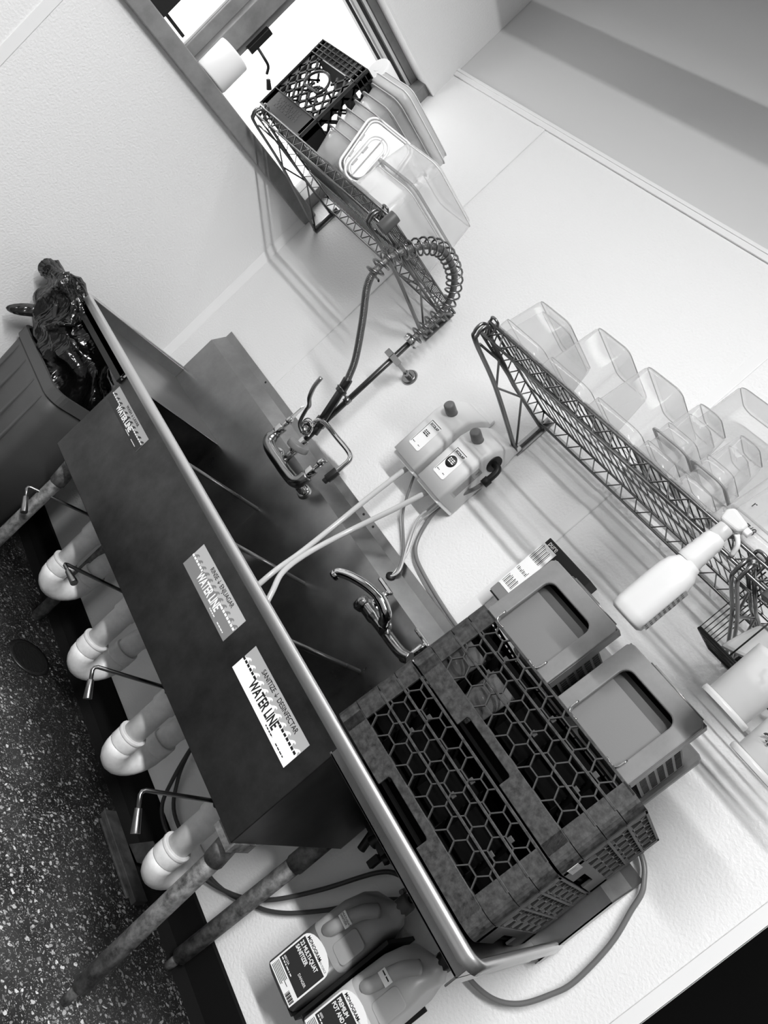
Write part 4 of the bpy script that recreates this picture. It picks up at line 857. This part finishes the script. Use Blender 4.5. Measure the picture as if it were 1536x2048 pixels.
for k, (a, b) in enumerate(((.055, .052), (.157, .052), (.157, .157))):
    glass(a, b, RHT + .016, 'clear tumbler standing in the upper rack, ' + ['front left cell', 'second cell of the front row', 'second cell of the second row'][k])

# ------------------------------------------------------------ grey bins on top of the racks
def grey_bin(x0, w_, label):
    y0 = .085; H_ = .190; D_ = .30
    base = V((RX, RY, ZR + .006)) + ROT @ V((x0, y0, 2 * RHT + .006))
    t = thing('grey_dispenser_bin', label, 'bin', base, ROT)
    # front frame with a big cut-out that opens downward
    f = MB(); e = .036
    outer = rrect(w_, H_, .012, 4, w_ / 2, H_ / 2)
    cut = [(e + .004, .0)] + [(e, .012)] + [(e + .020 - .020 * math.cos(a), H_ - .060 + .020 * math.sin(a)) for a in [PI / 2 * k / 5 for k in range(6)]] + [(w_ - e - .020 + .020 * math.sin(a), H_ - .060 + .020 * math.cos(a)) for a in [PI / 2 * k / 5 for k in range(6)]] + [(w_ - e, .012), (w_ - e - .004, 0)]
    poly = [(0, 0)] + cut + [(w_, 0), (w_, H_ - .01), (w_ - .01, H_), (.01, H_), (0, H_ - .01)]
    f.prism([(a, b) for a, b in poly], (0, 0, 0), (1, 0, 0), (0, 0, 1), (0, .012, 0))
    part('front_frame', f, M_BIN, t, world=False, bevel=.003)
    sh_ = MB().box((0, .0121, .004), (.004, .045, H_)); sh_.box((w_ - .004, .0121, .004), (w_, .045, H_)); sh_.box((0.004, .0121, H_ - .004), (w_ - .004, .045, H_)); part('frame_skirt', sh_, M_BIN, t, world=False, bevel=.001)
    ins = MB().box((.022, .020, .002), (w_ - .022, .024, H_ * .60)); part('insert_panel', ins, M_BINP, t, world=False)
    ins = MB().box((.022, .034, .08), (w_ - .022, .038, H_ * .76)); part('insert_panel', ins, M_GREYD, t, world=False)
    part('inner_back', MB().box((.018, .040, .004), (w_ - .018, .044, H_ * .96)), M_INNER, t, world=False)
    bd = MB(); B0, B1 = .02, .135; x1b = w_ - .010
    bd.box((.01, .045, B0), (.014, D_ - .04, B1)); bd.box((.01, .045, B0), (x1b, D_ - .04, B0 + .004)); bd.box((.01, .045, B1 - .004), (x1b, D_ - .04, B1)); bd.box((.01, D_ - .044, B0), (x1b, D_ - .04, B1)); bd.box((x1b - .004, .045, B0), (x1b - .001, D_ - .04, B1))
    part('bin_body', bd, M_BINP, t, world=False)
    sl = MB()
    for c_ in range(5):
        for k in range(15):
            sl.box((x1b - .0012, .055 + k * .0130, B0 + .008 + c_ * .022), (x1b + .0004, .055 + k * .0130 + .0055, B0 + .023 + c_ * .022))
    part('vent_slots', sl, M_INK, t, world=False)
    part('rear_frame', MB().box((.0, D_ - .04, 0), (w_, D_, H_ * .94)), M_BIN, t, world=False, bevel=.012)
    for sx, s_ in ((.0, 1), (w_, -1)):
        part('wire_bail', MB().tube(smooth_path([(sx + s_ * .034, -.003, .030), (sx + s_ * .036, -.004, .006), (sx + s_ * .046, -.004, .001), (sx + s_ * .062, -.003, .003)], 4), .0022, 6), M_CHROME, t, world=False)
    tabz = H_ + .0005
    part('top_tab', MB().box((w_ * .32, .002, H_), (w_ * .68, .008, H_ + .005)).tube([(w_ * .28, .003, H_ + .001), (w_ * .95, .003, H_ + .001)], .0015, 6), M_STEEL, t, world=False)
    return t
grey_bin(-.018, .215, 'left grey open-front dispenser bin on top of the racks')
grey_bin(.232, .213, 'right grey open-front dispenser bin with slotted side on top of the racks')

# glove box behind the left bin
t = thing('product_box', 'black and white cardboard box lettered "pure" behind the left grey bin', 'box', (1.87, -.05, 1.36))
part('box_body', MB().box((1.815, -.075, 1.35), (1.98, -.0005, 1.565)), M_INK, t, bevel=.002)
lp = part('box_panel', MB().box((1.8135, -.0765, 1.385), (1.865, -.0752, 1.545)), M_LAB, t)
part('box_photo', MB().box((1.8135, -.077, 1.355), (1.86, -.0752, 1.384)), M_LABG, lp)
bc = MB(); random.seed(3); xx = 1.817
for k in range(9):
    for (za, zb2) in ((1.395, 1.425), (1.445, 1.46), (1.49, 1.54)): bc.box((1.817 + k * .0045, -.0768, za), (1.8185 + k * .0045 + .001 * (k % 2), -.0764, zb2 - .008 * random.random()))
part('box_print', bc, M_GREYD, lp)
text('lettering', 'pure', .022, (1.826, -.0757, 1.552 - .004), (.99, 0, -.02), (0, 0, 1), M_LAB, t, .0004, squash=.8)
# ------------------------------------------------------------ chemical jugs in a wall rack
def jug(x0, z0, m, label, level, lines, cap_m, dark):
    W_, D_ = .125, .155; H_ = .305; cx, cy = x0 + W_ / 2, -.105
    t = thing('chemical_jug', label, 'jug', (cx, cy, z0))
    def rj(wx, dy, z, r=.022, dx=0, dyo=0): return [V((cx + dx + p[0], cy + dyo + p[1], z)) for p in rrect(wx, dy, r, 5)]
    part('jug_base', loft(MB(), [rj(W_ - .02, D_ - .02, z0), rj(W_, D_, z0 + .008), rj(W_, D_, z0 + .158)], True, True), M_JUGLIQ if dark else m, t)
    part('jug_shoulder', loft(MB(), [rj(W_ - .001, D_ - .001, z0 + .158), rj(W_, D_, z0 + .165), rj(W_ - .004, D_ - .006, z0 + 0.2504, .026), rj(W_ - .02, D_ - .03, z0 + 0.2931, .03), rj(.075, .07, z0 + 0.3199, .03, .018), rj(.046, .046, z0 + 0.3321, .0229, .022), rj(.042, .042, z0 + 0.3443, .0209, .022)], False, True), m, t)
    # moulded handle: raised grip on the front face with a sunken panel beside it
    part('jug_handle', MB().tube(smooth_path([(x0 + .034, cy - D_ / 2 + .012, z0 + .180), (x0 + .042, cy - D_ / 2 - .004, z0 + .205), (x0 + .048, cy - D_ / 2 - .008, z0 + .24), (x0 + .056, cy - D_ / 2 - .002, z0 + .285), (x0 + .070, cy - D_ / 2 + .026, z0 + .31)], 5), [.017] * 21, 14), m, t)
    part('sunken_panel', MB().prism(rrect(.052, .078, .012, 4, .026, .039), (x0 + .070, cy - D_ / 2 - .001, z0 + .176), (1, 0, 0), (0, 0, 1), (0, .004, 0)), M_JUG if dark else M_JUG2, t, bevel=.002)
    part('cap', MB().lathe([(.0215, 0), (.0225, .002), (.0225, .026), (.019, .030), (0, .030)], (cx + .022, cy, z0 + .340), (0, 0, 1), 8), cap_m, t)
    part('tube_fitting', MB().cyl((cx + .022, cy, z0 + .368), (cx + .022, cy, z0 + .386), .009, n=10), M_BLACK, t)
    y = cy - D_ / 2 - .0008; lx0, lx1, lz0, lz1 = x0 + .010, x0 + W_ - .008, z0 + .014, z0 + .126
    pts = [(lx0, lz0), (lx1, lz0), (lx1, lz1)] + [((lx0 + lx1) / 2 + (lx1 - lx0) / 2 * math.cos(PI * k / 12), lz1 + .034 * math.sin(PI * k / 12)) for k in range(1, 12)] + [(lx0, lz1)]
    lb = part('label', MB().prism(pts, (0, y, 0), (1, 0, 0), (0, 0, 1), (0, -.0006, 0)), M_LAB, t)
    part('label_field', MB().box((lx0 + .004, y - .0010, lz0 + .030), (lx1 - .004, y - .0006, lz1 + .002)), M_LABD, lb)
    fp = MB(); random.seed(int(x0 * 1000))
    for k in range(6): fp.box((lx0 + .006, y - .0010, lz0 + .004 + k * .004), (lx0 + .05 + .018 * random.random(), y - .0006, lz0 + .0055 + k * .004))
    for k in range(12): fp.box((lx1 - .030 + k * .0022, y - .0010, lz0 + .003), (lx1 - .029 + k * .0022 + .0006 * (k % 3), y - .0006, lz0 + .018))
    part('fine_print', fp, M_INK, lb)
    yy = y - .0011
    text('lettering', 'MONOGRAM', .012, (lx0 + .010, yy + .0004, lz1 + .006), (1, 0, 0), (0, 0, 1), M_INK, lb, .0003, squash=.85, bold=.0003)
    text('lettering', 'CLEAN FORCE', .0075, (lx0 + .060, yy + .0004, lz1 + .006), (1, 0, 0), (0, 0, 1), M_GREYD, lb, .0003, squash=.8)
    text('lettering', lines, .0155, (lx0 + .008, yy, lz1 - .016), (1, 0, 0), (0, 0, 1), M_LAB, lb, .0003, squash=.68, bold=.0004)
    print_lines('small_print', lx0 + .008, yy, lz0 + .036, .05, .0028, 1, M_LAB, lb, 9)
    text('lettering', '600122A' if dark else '6000', .008, (lx0 + .008, yy, lz0 + .042), (1, 0, 0), (0, 0, 1), M_LAB, lb, .0003, squash=.8)
    if dark: text('lettering', 'DANGER', .010, (lx1 - .045, yy, lz0 + .055), (1, 0, 0), (0, 0, 1), M_LAB, lb, .0003, squash=.8)
    hl = part('handle_label', MB().box((x0 + .034, cy - D_ / 2 - .0262, z0 + .240), (x0 + .068, cy - D_ / 2 - .0225, z0 + .261)), M_LAB, t)
    if dark: text('lettering', 'MULTI-QUAT\nSANITIZER', .0065, (x0 + .035, cy - D_ / 2 - .0266, z0 + .252), (1, 0, 0), (0, 0, 1), M_INK, hl, .0002, squash=.9)
    if not dark: print_lines('small_print', x0 + .037, cy - D_ / 2 - .0262, z0 + .252, .028, .003, 1, M_INK, hl, 2)
    return t
jug(2.222, .368, M_JUG, 'left chemical jug labelled 22 MULTI-QUAT SANITIZER under the drainboard', .16, '22 MULTI-QUAT\nSANITIZER', M_GREYD, True)
jug(2.372, .392, M_JUG2, 'right chemical jug labelled PREMIUM POT AND PAN under the drainboard', .16, 'PREMIUM\nPOT AND PAN', M_BLACK, False)
t = thing('jug_holder', 'black metal wall holder carrying the two chemical jugs', 'holder', (2.36, 0, .36))
jh = MB().box((2.235, -.16, .362), (2.352, -.005, .366)); jh.box((2.25, -.005, .33), (2.50, -.001, .60)); jh.box((2.372, -.16, .386), (2.50, -.005, .390)); jh.box((2.352, -.15, .362), (2.362, -.005, .66)); jh.box((2.362, -.16, .386), (2.372, -.005, .390))
part('holder_frame', jh, M_INK, t, bevel=.001)

# ------------------------------------------------------------ floor things
t = thing('floor_drain', 'round dark floor drain grate in the terrazzo', 'drain', (.935, -.19, 0))
part('grate_ring', MB().lathe([(.068, .0), (.078, .0), (.080, .004), (.066, .004)], (.935, -.19, 0), (0, 0, 1), 40), M_DARK, t)
gt = MB().cyl((.935, -.19, .0005), (.935, -.19, .0025), .067, n=40)
for k in range(-5, 6):
    hw = math.sqrt(max(.064 ** 2 - (k * .011) ** 2, 0)); gt.box((.935 - hw, -.19 + k * .011 - .002, .0025), (.935 + hw, -.19 + k * .011 + .002, .004))
part('grate', gt, M_INK, t)
single('loose_board', MB().box((1.54, -.105, .002), (1.84, -.055, .022)).box((1.56, -.118, .002), (1.82, -.106, .010)), M_WOOD, 'worn dark board lying on the floor along the cove base', 'board', bevel=.002)
single('metal_plate', MB().prism([(1.655, .02), (1.72, .025), (1.80, .11), (1.70, .10)], (0, -.05, 0), (1, 0, 0), (0, 0, 1), (0, .006, 0)), M_WOOD, 'small rough dark plate leaning on the base behind the rightmost lever', 'plate', bevel=.001)

# ------------------------------------------------------------ waste bin and bag at the left
t = thing('waste_bin', 'grey plastic waste bin against the left wall beside the sink', 'waste bin', (.25, -.42, 0))
def rc(x0, x1, y0, y1, z, r=.05): return [V(((x0 + x1) / 2 + p[0], (y0 + y1) / 2 + p[1], z)) for p in rrect(x1 - x0, y1 - y0, r, 6)]
part('bin_body', loft(MB(), [rc(.06, .45, -.51, -.27, .0), rc(.03, .47, -.525, -.255, .60), rc(.03, .475, -.53, -.25, .685)], True, False), M_CAN, t, solid=.004)
part('bin_rim', loft(MB(), [rc(.022, .485, -.54, -.24, .66, .055), rc(.022, .485, -.54, -.24, .70, .055), rc(.034, .473, -.528, -.252, .70, .05), rc(.034, .473, -.528, -.252, .66, .05), rc(.022, .485, -.54, -.24, .66, .055)], False, False, False), M_CAN, t)
rb = MB()
for x_ in (.10, .2, .32, .42): rb.box((x_ - .006, -.531, .05), (x_ + .006, -.522, .64))
part('bin_ribs', rb, M_CAN, t, bevel=.002)
def bagloft(path, radii, folds, amp, seed, n=40):
    random.seed(seed); ph = [random.random() * 6 for _ in range(6)]; secs = []; path = [V(p) for p in path]
    for i, (p, r) in enumerate(zip(path, radii)):
        a = path[max(i - 1, 0)]; b = path[min(i + 1, len(path) - 1)]; tt = (b - a).normalized(); u = V((1, .2, 0)); u = (u - tt * u.dot(tt)).normalized(); w_ = tt.cross(u); rg = []
        for j in range(n):
            an = 2 * PI * j / n; k = 1 + amp * (.5 * math.sin(folds * an + ph[0] + i * .5) + .35 * math.sin(folds * 2.3 * an // 1 * 1 + ph[1] + i * .9) + .3 * math.sin(3 * an + ph[2] - i * .7)) + amp * .35 * (random.random() - .5)
            rx, ry = r; rg.append(p + u * math.cos(an) * rx * k + w_ * math.sin(an) * ry * k)
        secs.append(rg)
    return loft(MB(), secs)
def crumple(o, size, strength):
    tx = bpy.data.textures.new('folds', 'MUSGRAVE'); tx.noise_scale = size; tx.musgrave_type = 'RIDGED_MULTIFRACTAL'; tx.octaves = 2; tx.gain = 1
    md = o.modifiers.new('d', 'DISPLACE'); md.texture = tx; md.strength = strength; md.mid_level = .5
t = thing('bin_bag', 'crumpled black plastic bag bulging out of the grey waste bin', 'bag', (.22, -.4, .6))
part('bag_body', bagloft([(.26, -.39, .56), (.26, -.39, .64), (.26, -.395, .71), (.25, -.40, .74), (.22, -.43, .765), (.17, -.48, .79), (.15, -.52, .82), (.14, -.54, .86), (.13, -.56, .895), (.095, -.60, .93), (.05, -.645, .915)], [(.15, .085), (.16, .09), (.165, .10), (.17, .105), (.155, .10), (.13, .085), (.115, .07), (.12, .06), (.115, .055), (.08, .03), (.012, .008)], 9, .12, 4), M_BAG, t, sub=2)
crumple(bpy.data.objects['bag_body'], .13, .030)
part('bag_ear', bagloft([(.14, -.54, .81), (.12, -.57, .79), (.105, -.60, .765), (.095, -.63, .735), (.09, -.65, .72)], [(.012, .012), (.022, .02), (.028, .022), (.022, .018), (.006, .006)], 7, .15, 2, 20), M_BAG, t, sub=1)
part('bag_tie', MB().tube(smooth_path([(.235, -.50, .765), (.225, -.545, .80), (.205, -.575, .835), (.195, -.59, .865)], 5), [.012, .011] + [.008] * 14, 6), mat('bag_strap', .22, .35), t)
